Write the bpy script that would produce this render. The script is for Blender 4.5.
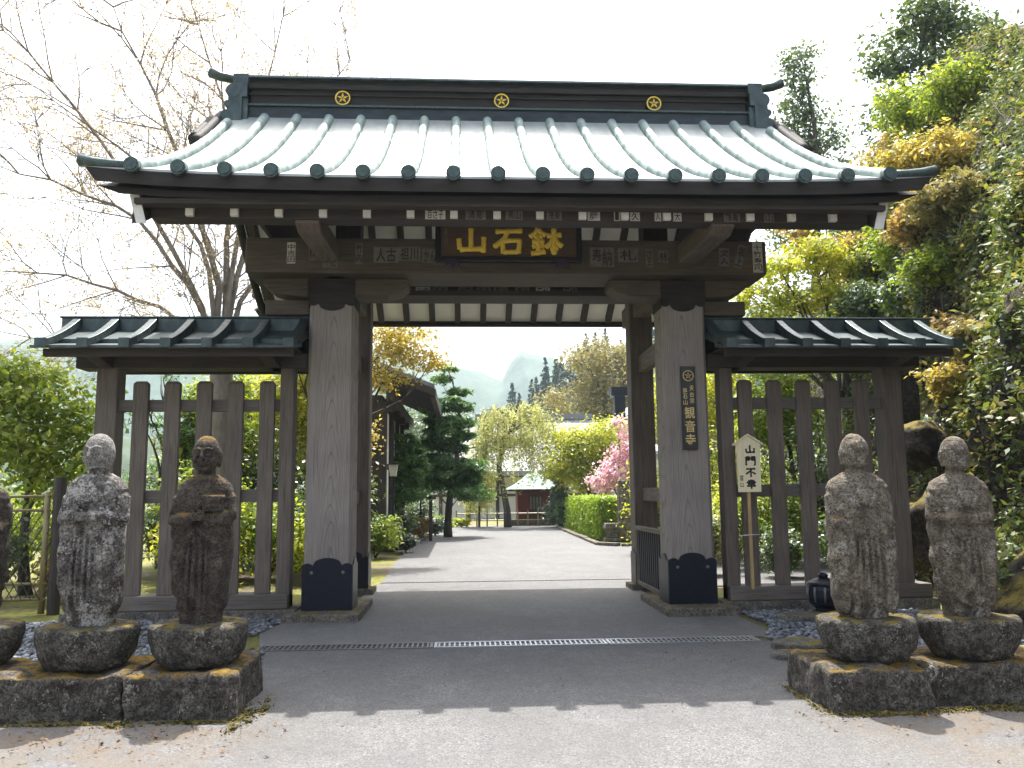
import bpy, bmesh, math, random
import numpy as np
from mathutils import Vector, Matrix, Euler, noise as mnoise

for o in list(bpy.data.objects): bpy.data.objects.remove(o)
SC = bpy.context.scene
COL = SC.collection
RND = np.random.RandomState(7)
R_ = math.radians

# ---------------------------------------------------------------- camera, sky, sun, exposure
cam_d = bpy.data.cameras.new('camera'); cam = bpy.data.objects.new('camera', cam_d); COL.objects.link(cam)
cam_d.sensor_fit = 'HORIZONTAL'; cam_d.sensor_width = 36.0; cam_d.lens = 835.0 / 1024 * 36
cam_d.clip_start = 0.1; cam_d.clip_end = 6000
def set_cam(loc, yaw, pitch, roll):
    f = Vector((math.sin(yaw)*math.cos(pitch), math.cos(yaw)*math.cos(pitch), math.sin(pitch)))
    r = Vector((math.cos(yaw), -math.sin(yaw), 0)); u = r.cross(f)
    r2 = math.cos(roll)*r + math.sin(roll)*u; u2 = -math.sin(roll)*r + math.cos(roll)*u
    m = Matrix((r2, u2, -f)).transposed().to_4x4(); m.translation = loc
    cam.matrix_world = m
set_cam((-0.667, -11.628, 1.65), 0.05922, 0.1289, -0.01013)
SC.camera = cam

SUN_EL, SUN_AZ = 64.5, 3.0          # azimuth measured from +Y towards +X
HAZE = 0.0003
world = bpy.data.worlds.new('World'); SC.world = world; world.use_nodes = True
wn = world.node_tree.nodes; wl = world.node_tree.links
bg = wn['Background']
sky = wn.new('ShaderNodeTexSky'); sky.sky_type = 'NISHITA'; sky.sun_disc = False
sky.sun_elevation = R_(SUN_EL); sky.sun_rotation = R_(SUN_AZ)
sky.air_density = 1.0; sky.dust_density = 6.0; sky.ozone_density = 1.0
hsv = wn.new('ShaderNodeHueSaturation'); hsv.inputs['Saturation'].default_value = 0.5   # thin bright cloud veil whitens the sky
wl.new(sky.outputs[0], hsv.inputs['Color']); wl.new(hsv.outputs[0], bg.inputs['Color'])
bg.inputs['Strength'].default_value = 0.15
sun_d = bpy.data.lights.new('sun', 'SUN'); sun_d.energy = 3.6; sun_d.angle = R_(0.53); sun_d.color = (1.0, 0.96, 0.90)
sun = bpy.data.objects.new('sun', sun_d); COL.objects.link(sun)
sd = Vector((math.sin(R_(SUN_AZ))*math.cos(R_(SUN_EL)), math.cos(R_(SUN_AZ))*math.cos(R_(SUN_EL)), math.sin(R_(SUN_EL))))
sun.rotation_euler = sd.to_track_quat('Z', 'Y').to_euler(); sun.location = (5, 30, 60)
SC.view_settings.view_transform = 'Standard'; SC.view_settings.look = 'None'
SC.view_settings.exposure = 1.65; SC.view_settings.gamma = 1.0; SC.view_settings.use_curve_mapping = False
SC.cycles.max_bounces = 8; SC.cycles.diffuse_bounces = 5; SC.cycles.glossy_bounces = 3
SC.cycles.transmission_bounces = 4; SC.cycles.transparent_max_bounces = 6; SC.cycles.volume_bounces = 1
SC.cycles.use_denoising = True

# ---------------------------------------------------------------- materials
def new_mat(name):
    m = bpy.data.materials.new(name); m.use_nodes = True
    nt = m.node_tree; return m, nt, nt.nodes, nt.links, nt.nodes['Principled BSDF']
def coords(nt, scale=(1,1,1), rot=(0,0,0), loc=(0,0,0), kind='Object'):
    t = nt.nodes.new('ShaderNodeTexCoord'); mp = nt.nodes.new('ShaderNodeMapping')
    mp.inputs['Scale'].default_value = scale; mp.inputs['Rotation'].default_value = rot; mp.inputs['Location'].default_value = loc
    nt.links.new(t.outputs[kind], mp.inputs['Vector']); return mp.outputs[0]
def noise_n(nt, vec, scale=5, detail=4, rough=0.55, dist=0.0):
    n = nt.nodes.new('ShaderNodeTexNoise'); n.inputs['Scale'].default_value = scale; n.inputs['Detail'].default_value = detail
    n.inputs['Roughness'].default_value = rough; n.inputs['Distortion'].default_value = dist
    nt.links.new(vec, n.inputs['Vector']); return n.outputs['Fac']
def ramp_n(nt, fac, stops, interp='LINEAR'):
    r = nt.nodes.new('ShaderNodeValToRGB'); r.color_ramp.interpolation = interp; e = r.color_ramp.elements
    while len(e) < len(stops): e.new(0.5)
    for el, (p, c) in zip(e, stops):
        el.position = p; el.color = (c, c, c, 1) if isinstance(c, (int, float)) else (*c, 1)
    nt.links.new(fac, r.inputs['Fac']); return r.outputs['Color']
def mix_n(nt, fac, a, b, mode='MIX'):
    m = nt.nodes.new('ShaderNodeMix'); m.data_type = 'RGBA'; m.blend_type = mode
    for sock, v in ((m.inputs[0], fac), (m.inputs[6], a), (m.inputs[7], b)):
        if isinstance(v, (int, float)): sock.default_value = v
        elif isinstance(v, tuple): sock.default_value = (*v, 1)
        else: nt.links.new(v, sock)
    return m.outputs[2]
def math_n(nt, op, a, b=0.0):
    m = nt.nodes.new('ShaderNodeMath'); m.operation = op
    for s, v in ((m.inputs[0], a), (m.inputs[1], b)):
        if isinstance(v, (int, float)): s.default_value = v
        else: nt.links.new(v, s)
    return m.outputs[0]
def bump_n(nt, bsdf, h, strength=0.3, dist=0.02):
    b = nt.nodes.new('ShaderNodeBump'); b.inputs['Strength'].default_value = strength; b.inputs['Distance'].default_value = dist
    nt.links.new(h, b.inputs['Height']); nt.links.new(b.outputs[0], bsdf.inputs['Normal'])
def normal_up(nt):
    g = nt.nodes.new('ShaderNodeNewGeometry'); s = nt.nodes.new('ShaderNodeSeparateXYZ')
    nt.links.new(g.outputs['Normal'], s.inputs[0]); return s.outputs['Z']

def plain(name, c1, c2=None, scale=6, rough=0.7, metal=0.0, stretch=(1,1,1), bump=0.15, spec=0.5):
    m, nt, n, l, b = new_mat(name)
    c2 = c2 or tuple(x*0.7 for x in c1)
    v = coords(nt, stretch); f = noise_n(nt, v, scale, 5, 0.6)
    l.new(ramp_n(nt, f, [(0.3, c2), (0.7, c1)]), b.inputs['Base Color'])
    b.inputs['Roughness'].default_value = rough; b.inputs['Metallic'].default_value = metal; b.inputs['Specular IOR Level'].default_value = spec
    if bump: bump_n(nt, b, noise_n(nt, v, scale*3, 4), bump, 0.01)
    return m
def wood(name, c1, c2, axis='X', grain=1.0, rough=0.75, cathedral=False):
    """weathered timber: stretched fibre noise, growth ring figure and drying checks along the given axis"""
    m, nt, n, l, b = new_mat(name)
    s = {'X': (0.5, 9, 9), 'Y': (9, 0.5, 9), 'Z': (9, 9, 0.5)}[axis]
    v = coords(nt, s); f1 = noise_n(nt, v, 4*grain, 6, 0.65, 0.3)
    big = noise_n(nt, coords(nt), 1.1, 3)
    col = ramp_n(nt, f1, [(0.28, c2), (0.55, c1), (0.8, tuple(min(1, x*1.25) for x in c1))])
    col = mix_n(nt, ramp_n(nt, big, [(0.35, 0.0), (0.7, 0.45)]), col, tuple(x*0.6 for x in c2))
    h = f1
    if cathedral:
        sx = n.new('ShaderNodeSeparateXYZ'); l.new(coords(nt), sx.inputs[0])
        xr = math_n(nt, 'SUBTRACT', math_n(nt, 'ABSOLUTE', sx.outputs['X']), 2.47)
        fld = math_n(nt, 'ADD', math_n(nt, 'MULTIPLY', sx.outputs['Z'], 1.25), math_n(nt, 'MULTIPLY', math_n(nt, 'POWER', math_n(nt, 'ABSOLUTE', xr), 1.6), 26.0))
        fld = math_n(nt, 'ADD', fld, math_n(nt, 'MULTIPLY', noise_n(nt, coords(nt, (2.2, 2.2, .7)), 1.6, 4, .5), 1.1))
        wv = math_n(nt, 'FRACT', math_n(nt, 'MULTIPLY', fld, 2.3))
        line = ramp_n(nt, wv, [(0.0, 0.0), (0.80, 0.0), (0.94, 1.0), (1.0, 0.0)])
        col = mix_n(nt, math_n(nt, 'MULTIPLY', line, 0.68), col, tuple(x*0.45 for x in c2))
    chk = ramp_n(nt, noise_n(nt, coords(nt, {'X': (0.25, 16, 16), 'Y': (16, 0.25, 16), 'Z': (16, 16, 0.25)}[axis]), 2.5, 3, 0.6), [(0.63, 0.0), (0.68, 1.0)])
    col = mix_n(nt, math_n(nt, 'MULTIPLY', chk, 0.45), col, tuple(x*0.35 for x in c2))
    l.new(col, b.inputs['Base Color']); b.inputs['Roughness'].default_value = rough
    bump_n(nt, b, h, 0.35, 0.008); return m
def stone(name, c1, c2, lichen=(0.42, 0.41, 0.36), lich_amt=0.5, moss=(0.10, 0.085, 0.012), moss_amt=0.5, scale=1.0, rough=0.92):
    """weathered stone: mottling, pale lichen rosettes, moss cushions on upward surfaces"""
    m, nt, n, l, b = new_mat(name)
    v = coords(nt); f = noise_n(nt, v, 4*scale, 7, 0.68); f2 = noise_n(nt, v, 10*scale, 6, 0.72); fine = noise_n(nt, v, 40*scale, 3, 0.6)
    col = ramp_n(nt, math_n(nt, 'ADD', math_n(nt, 'MULTIPLY', f, .35), math_n(nt, 'MULTIPLY', f2, .65)), [(0.38, tuple(x*.7 for x in c2)), (0.46, c2), (0.54, tuple((a+d)/2 for a, d in zip(c1, c2))), (0.62, c1)])
    vo = n.new('ShaderNodeTexVoronoi'); vo.inputs['Scale'].default_value = 21*scale
    vv = n.new('ShaderNodeVectorMath'); vv.operation = 'ADD'
    nz = n.new('ShaderNodeTexNoise'); nz.inputs['Scale'].default_value = 9*scale; l.new(v, nz.inputs['Vector'])
    sc = n.new('ShaderNodeVectorMath'); sc.operation = 'SCALE'; sc.inputs['Scale'].default_value = 0.12
    l.new(nz.outputs['Color'], sc.inputs[0]); l.new(v, vv.inputs[0]); l.new(sc.outputs[0], vv.inputs[1]); l.new(vv.outputs[0], vo.inputs['Vector'])
    spots = ramp_n(nt, vo.outputs['Distance'], [(0.22, 1.0), (0.27, 0.0)])
    gate = ramp_n(nt, noise_n(nt, v, 2.3*scale, 5, 0.7), [(0.62-0.25*lich_amt, 0.0), (0.72-0.22*lich_amt, 1.0)])
    blot = ramp_n(nt, noise_n(nt, v, 6.5*scale, 8, 0.75), [(0.66-0.2*lich_amt, 0.0), (0.69-0.2*lich_amt, 0.9)])
    lm = math_n(nt, 'MULTIPLY', math_n(nt, 'MAXIMUM', spots, blot), gate)
    col = mix_n(nt, math_n(nt, 'MULTIPLY', lm, 0.8), col, lichen)
    col = mix_n(nt, ramp_n(nt, fine, [(0.36, 0.75), (0.52, 0.0)]), col, tuple(x*0.35 for x in c2))
    up = normal_up(nt)
    mm = math_n(nt, 'MULTIPLY', ramp_n(nt, up, [(0.45, 0.0), (0.8, 1.0)]), ramp_n(nt, noise_n(nt, v, 5*scale, 5, 0.65), [(0.6-0.35*moss_amt, 0.0), (0.68-0.3*moss_amt, 1.0)]))
    mcol = ramp_n(nt, noise_n(nt, v, 14*scale, 4), [(0.35, moss), (0.65, (moss[0]*2.2, moss[1]*1.9, moss[2]*1.6))])
    if moss_amt > 0: col = mix_n(nt, mm, col, mcol)
    l.new(col, b.inputs['Base Color']); b.inputs['Roughness'].default_value = rough; b.inputs['Specular IOR Level'].default_value = 0.25
    hb = math_n(nt, 'ADD', math_n(nt, 'ADD', math_n(nt, 'MULTIPLY', f, .6), math_n(nt, 'MULTIPLY', f2, .6)), math_n(nt, 'MULTIPLY', fine, 0.45))
    bump_n(nt, b, hb, 1.0, 0.028); return m
def leafm(name, stops, trans=0.45, rough=0.55, gloss=0.03):
    """leaf colours differ from leaf to leaf (random per island) with a broad drift through the crown"""
    m, nt, n, l, b = new_mat(name)
    g = n.new('ShaderNodeNewGeometry'); big = noise_n(nt, coords(nt), 1.3, 2)
    fac = math_n(nt, 'ADD', math_n(nt, 'MULTIPLY', g.outputs['Random Per Island'], 0.62), math_n(nt, 'MULTIPLY', math_n(nt, 'SUBTRACT', big, 0.31), 1.0))
    col = ramp_n(nt, fac, stops)
    d = n.new('ShaderNodeBsdfDiffuse'); t = n.new('ShaderNodeBsdfTranslucent'); mx = n.new('ShaderNodeMixShader')
    gl = n.new('ShaderNodeBsdfGlossy'); gl.inputs['Roughness'].default_value = 0.45; gl.inputs['Color'].default_value = (0.9, 0.95, 1, 1)
    mx2 = n.new('ShaderNodeMixShader'); mx.inputs[0].default_value = trans; mx2.inputs[0].default_value = gloss
    l.new(col, d.inputs['Color']); l.new(mix_n(nt, 0.5, col, (1.25, 1.15, 0.55), 'MULTIPLY'), t.inputs['Color'])
    l.new(d.outputs[0], mx.inputs[1]); l.new(t.outputs[0], mx.inputs[2]); l.new(mx.outputs[0], mx2.inputs[1]); l.new(gl.outputs[0], mx2.inputs[2])
    l.new(mx2.outputs[0], n['Material Output'].inputs['Surface']); n.remove(b); return m
def L3(a, b, c): return [(0.15, a), (0.45, b), (0.85, c)]

M = {}
M['pillar'] = wood('weathered_pillar_timber', (0.31, 0.27, 0.24), (0.225, 0.194, 0.17), 'Z', cathedral=True)
M['beamX'] = wood('beam_timber_x', (0.105, 0.082, 0.058), (0.042, 0.032, 0.022), 'X')
M['beamY'] = wood('beam_timber_y', (0.165, 0.13, 0.10), (0.075, 0.058, 0.045), 'Y')
M['postZ'] = wood('post_timber_z', (0.165, 0.132, 0.108), (0.075, 0.059, 0.048), 'Z')
M['darkX'] = wood('dark_timber_x', (0.055, 0.042, 0.034), (0.024, 0.018, 0.015), 'X')
M['darkY'] = wood('dark_timber_y', (0.055, 0.042, 0.034), (0.024, 0.018, 0.015), 'Y')
M['darkZ'] = wood('dark_timber_z', (0.06, 0.048, 0.04), (0.026, 0.02, 0.017), 'Z')
M['picketZ'] = wood('picket_timber', (0.175, 0.142, 0.115), (0.085, 0.067, 0.054), 'Z', 1.4)
M['picketX'] = wood('rail_timber', (0.17, 0.145, 0.125), (0.08, 0.066, 0.056), 'X', 1.4)
M['plaster'] = plain('white_plaster', (0.88, 0.86, 0.80), (0.80, 0.78, 0.72), 3, 0.9, bump=0.05)
M['whitepaint'] = plain('white_painted_wood', (0.80, 0.78, 0.74), (0.62, 0.60, 0.56), 9, 0.7, bump=0.1)
M['copperdark'] = plain('dark_bronze_copper', (0.045, 0.058, 0.062), (0.022, 0.026, 0.030), 4, 0.42, 0.55, (1, 1, 3))
M['fascia'] = plain('dark_eave_edge', (0.045, 0.039, 0.035), (0.022, 0.019, 0.018), 5, 0.75, 0.0, (.5, 3, 3), spec=.25)
M['iron'] = plain('black_iron_plate', (0.010, 0.013, 0.026), (0.005, 0.006, 0.013), 14, 0.42, 0.3, bump=0.2)
M['gold'] = plain('gilded', (0.95, 0.70, 0.10), (0.78, 0.52, 0.05), 16, 0.4, 0.1, bump=0.15)
M['goldpaint'] = plain('gold_paint', (0.75, 0.58, 0.24), (0.55, 0.42, 0.16), 20, 0.5, 0.2, bump=0)
M['blacklac'] = plain('black_lacquer', (0.012, 0.011, 0.012), (0.008, 0.008, 0.008), 8, 0.35, bump=0.03)
M['plaquewood'] = wood('plaque_timber', (0.105, 0.065, 0.034), (0.06, 0.036, 0.019), 'X', 1.6)
M['paper'] = plain('old_paper', (0.62, 0.60, 0.55), (0.42, 0.40, 0.36), 12, 0.9, bump=0)
M['paperdim'] = plain('faded_paper', (0.20, 0.18, 0.155), (0.12, 0.10, 0.085), 9, 0.9, bump=0)
M['ink'] = plain('black_ink', (0.012, 0.012, 0.012), (0.02, 0.02, 0.02), 9, 0.8, bump=0)
M['freshwood'] = wood('fresh_cedar', (0.90, 0.80, 0.54), (0.82, 0.69, 0.43), 'Z', 1.5)
M['stake'] = wood('golden_stake', (0.52, 0.37, 0.16), (0.36, 0.24, 0.10), 'Z', 1.5)
M['bamboo'] = plain('split_bamboo', (0.27, 0.225, 0.10), (0.16, 0.13, 0.055), 8, 0.5, stretch=(1, 1, .3))
M['steel'] = plain('galvanised_steel', (0.55, 0.56, 0.58), (0.38, 0.39, 0.41), 18, 0.38, 0.7, bump=0.05)
M['steeldull'] = plain('dull_steel', (0.24, 0.24, 0.25), (0.15, 0.15, 0.155), 18, 0.5, 0.6, bump=0.05)
M['pit'] = plain('drain_channel', (0.03, 0.03, 0.03), (0.015, 0.015, 0.015), 9, 0.9)
M['bark'] = plain('bark', (0.10, 0.085, 0.072), (0.04, 0.033, 0.028), 7, 0.9, stretch=(1, 1, .25), bump=0.8)
M['barkpale'] = plain('bark_pale', (0.30, 0.26, 0.22), (0.16, 0.135, 0.115), 7, 0.9, stretch=(1, 1, .4), bump=0.6)

def copper_roof():
    """patinated copper: grey green, satin, with cross seams and streaks down the slope"""
    m, nt, n, l, b = new_mat('patinated_copper_sheet')
    v = coords(nt, (1, 0.25, 0.25)); f = noise_n(nt, v, 6, 5, 0.6)
    l.new(ramp_n(nt, f, [(0.3, (0.30, 0.34, 0.33)), (0.7, (0.46, 0.49, 0.47))]), b.inputs['Base Color'])
    b.inputs['Metallic'].default_value = 0.25; b.inputs['Roughness'].default_value = 0.42
    w = n.new('ShaderNodeTexWave'); w.bands_direction = 'Y'; w.inputs['Scale'].default_value = 1.1; w.inputs['Distortion'].default_value = 0.0
    l.new(coords(nt), w.inputs['Vector'])
    bump_n(nt, b, math_n(nt, 'ADD', ramp_n(nt, w.outputs['Fac'], [(0.0, 0.0), (0.04, 1.0)]), math_n(nt, 'MULTIPLY', noise_n(nt, v, 2.2, 3), 0.6)), 0.25, 0.01)
    return m
M['copper'] = copper_roof()
def roll_copper():
    m, nt, n, l, b = new_mat('verdigris_copper_roll')
    f = noise_n(nt, coords(nt, (1, .35, .35)), 9, 6, 0.65)
    l.new(ramp_n(nt, f, [(0.28, (0.085, 0.125, 0.12)), (0.5, (0.20, 0.265, 0.25)), (0.75, (0.35, 0.41, 0.385))]), b.inputs['Base Color'])
    b.inputs['Metallic'].default_value = 0.05; b.inputs['Roughness'].default_value = 0.68
    bump_n(nt, b, f, 0.2, 0.006); return m
M['roll'] = roll_copper()
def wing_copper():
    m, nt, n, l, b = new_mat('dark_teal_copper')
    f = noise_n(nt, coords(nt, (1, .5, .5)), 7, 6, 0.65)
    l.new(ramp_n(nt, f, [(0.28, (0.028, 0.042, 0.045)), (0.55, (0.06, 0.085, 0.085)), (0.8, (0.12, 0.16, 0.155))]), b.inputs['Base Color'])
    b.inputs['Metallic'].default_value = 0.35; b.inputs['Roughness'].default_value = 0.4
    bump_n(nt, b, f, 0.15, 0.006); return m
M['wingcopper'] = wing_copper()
M['capcopper'] = plain('roll_end_copper', (0.085, 0.125, 0.12), (0.035, 0.055, 0.055), 22, 0.5, 0.3)

M['statue_pale'] = stone('pale_lichen_statue_stone', (0.24, 0.225, 0.205), (0.075, 0.066, 0.058), (0.50, 0.48, 0.44), 0.75, (0.10, 0.075, 0.02), 0.0, 1.3)
M['statue_dark'] = stone('dark_statue_stone', (0.12, 0.098, 0.076), (0.046, 0.037, 0.030), (0.36, 0.34, 0.30), 0.22, (0.09, 0.06, 0.015), 0.5, 1.5)
M['statue_grey'] = stone('grey_statue_stone', (0.25, 0.212, 0.162), (0.115, 0.095, 0.073), (0.42, 0.40, 0.35), 0.6, (0.12, 0.07, 0.02), 0.25, 1.4)
M['statue_head'] = stone('pale_head_stone', (0.36, 0.345, 0.32), (0.22, 0.205, 0.185), (0.45, 0.43, 0.40), 0.15, (0.10, 0.075, 0.02), 0.0, 1.6)
M['bowl'] = stone('bowl_stone', (0.17, 0.16, 0.135), (0.05, 0.045, 0.038), (0.40, 0.39, 0.34), 0.5, (0.085, 0.068, 0.012), 0.35, 1.6)
M['block'] = stone('block_stone', (0.17, 0.155, 0.13), (0.055, 0.048, 0.04), (0.42, 0.40, 0.35), 0.5, (0.10, 0.07, 0.012), 0.42, 1.5)
M['plinth'] = stone('plinth_stone', (0.24, 0.21, 0.17), (0.13, 0.115, 0.095), (0.3, 0.28, 0.25), 0.1, (0.14, 0.12, 0.02), 0.22, 1.0)
M['edge'] = stone('edging_stone', (0.24, 0.225, 0.2), (0.12, 0.11, 0.1), (0.35, 0.33, 0.3), 0.3, (0.10, 0.09, 0.02), 0.3, 1.2)
M['rock'] = stone('cliff_rock', (0.10, 0.083, 0.066), (0.024, 0.019, 0.015), (0.30, 0.28, 0.24), 0.25, (0.085, 0.075, 0.012), 0.6, 0.5)
M['grave'] = stone('dark_stele_stone', (0.075, 0.068, 0.062), (0.03, 0.027, 0.025), (0.28, 0.25, 0.23), 0.35, (0.06, 0.06, 0.01), 0.2, 0.9)

def asphalt(name, c1, c2, speck, bumps=0.5):
    m, nt, n, l, b = new_mat(name)
    v = coords(nt); big = noise_n(nt, v, 0.55, 5, 0.6); mid = noise_n(nt, v, 7, 4, 0.65)
    vo = n.new('ShaderNodeTexVoronoi'); vo.inputs['Scale'].default_value = 95; l.new(v, vo.inputs['Vector'])
    sp = ramp_n(nt, vo.outputs['Color'], [(0.25, tuple(x*0.55 for x in c2)), (0.5, c2), (0.75, c1), (0.97, speck)])
    col = mix_n(nt, ramp_n(nt, big, [(0.35, 0.0), (0.7, 0.55)]), sp, tuple(x*0.62 for x in c2))
    col = mix_n(nt, ramp_n(nt, mid, [(0.4, 0.0), (0.75, 0.35)]), col, tuple(x*1.15 for x in c1))
    blot = noise_n(nt, coords(nt, (1, .6, 1)), 1.7, 6, .7, .6)
    col = mix_n(nt, ramp_n(nt, blot, [(0.42, 0.0), (0.55, 0.4), (0.7, 0.1)]), col, tuple(x*0.66 for x in c2))
    vc = n.new('ShaderNodeTexVoronoi'); vc.feature = 'DISTANCE_TO_EDGE'; vc.inputs['Scale'].default_value = 0.55
    wob = n.new('ShaderNodeTexNoise'); wob.inputs['Scale'].default_value = 2.5; wob.inputs['Detail'].default_value = 5; l.new(v, wob.inputs['Vector'])
    va = n.new('ShaderNodeVectorMath'); va.operation = 'MULTIPLY_ADD'; va.inputs[1].default_value = (.5, .5, .5); l.new(wob.outputs['Color'], va.inputs[0]); l.new(v, va.inputs[2]); l.new(va.outputs[0], vc.inputs['Vector'])
    crk = math_n(nt, 'MULTIPLY', ramp_n(nt, vc.outputs['Distance'], [(0.0, 1.0), (0.006, 0.0)]), ramp_n(nt, noise_n(nt, v, .8, 3), [(0.5, 0.0), (0.6, 0.5)]))
    col = mix_n(nt, crk, col, tuple(x*0.4 for x in c2))
    if name.startswith('worn'):
        sp3 = n.new('ShaderNodeSeparateXYZ'); l.new(v, sp3.inputs[0])
        ex = ramp_n(nt, math_n(nt, 'MULTIPLY', math_n(nt, 'ABSOLUTE', sp3.outputs['X']), .2), [(0.32, 0.0), (0.55, 1.0)]); ey = ramp_n(nt, math_n(nt, 'MULTIPLY', sp3.outputs['Y'], -.1), [(0.48, 0.0), (0.54, 1.0), (0.8, .3)])
        dm = math_n(nt, 'MULTIPLY', math_n(nt, 'MULTIPLY', ex, ey), ramp_n(nt, noise_n(nt, v, 3.2, 7, .72), [(0.4, 0.0), (0.55, 0.85)]))
        col = mix_n(nt, dm, col, mix_n(nt, noise_n(nt, v, 30, 3), (.165, .138, .108), (.075, .058, .042)))
    l.new(col, b.inputs['Base Color']); b.inputs['Roughness'].default_value = 0.85; b.inputs['Specular IOR Level'].default_value = 0.35
    bump_n(nt, b, math_n(nt, 'ADD', vo.outputs['Distance'], math_n(nt, 'MULTIPLY', mid, 0.6)), bumps, 0.006); return m
M['asphalt'] = asphalt('worn_asphalt', (0.158, 0.155, 0.153), (0.122, 0.121, 0.121), (0.26, 0.255, 0.25))
M['apron'] = asphalt('smooth_concrete_asphalt', (0.20, 0.198, 0.193), (0.165, 0.163, 0.16), (0.25, 0.247, 0.24), 0.2)
def soil():
    m, nt, n, l, b = new_mat('moss_and_soil')
    v = coords(nt); f = noise_n(nt, v, 0.7, 6, 0.65); g = noise_n(nt, v, 9, 5, 0.7)
    moss = ramp_n(nt, g, [(0.3, (0.075, 0.085, 0.012)), (0.7, (0.22, 0.21, 0.03))])
    dirt = ramp_n(nt, g, [(0.3, (0.06, 0.045, 0.03)), (0.7, (0.17, 0.135, 0.095))])
    l.new(mix_n(nt, ramp_n(nt, f, [(0.42, 0.0), (0.52, 1.0)]), dirt, moss), b.inputs['Base Color'])
    b.inputs['Roughness'].default_value = 0.95; bump_n(nt, b, g, 0.9, 0.05); return m
M['soil'] = soil()
M['mosspatch'] = plain('orange_moss', (0.15, 0.115, 0.016), (0.06, 0.055, 0.012), 12, 0.95, bump=0.9)
def pebble():
    m, nt, n, l, b = new_mat('blue_grey_pebbles')
    g = n.new('ShaderNodeNewGeometry')
    l.new(ramp_n(nt, g.outputs['Random Per Island'], [(0.0, (0.06, 0.068, 0.082)), (0.5, (0.125, 0.138, 0.16)), (1.0, (0.24, 0.255, 0.28))]), b.inputs['Base Color'])
    b.inputs['Roughness'].default_value = 0.6; return m
M['pebble'] = pebble()

# ---------------------------------------------------------------- objects
def org(o):
    v = Vector((0, 0, 0))
    while o is not None: v += o.location; o = o.parent
    return v
def tag(o, label=None, cat=None, group=None, kind=None):
    if label: o['label'] = label
    if cat: o['category'] = cat
    if group: o['group'] = group
    if kind: o['kind'] = kind
    return o
def thing(name, label, cat, loc, group=None):
    o = bpy.data.objects.new(name, None); COL.objects.link(o); o.location = loc
    o.empty_display_size = 0.3
    return tag(o, label, cat, group)
def link_mesh(name, me, mats, parent=None, loc=None):
    for m in (mats if isinstance(mats, (list, tuple)) else [mats]): me.materials.append(m)
    o = bpy.data.objects.new(name, me); COL.objects.link(o)
    if parent is not None: o.parent = parent
    if loc is not None: o.location = loc
    return o

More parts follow.
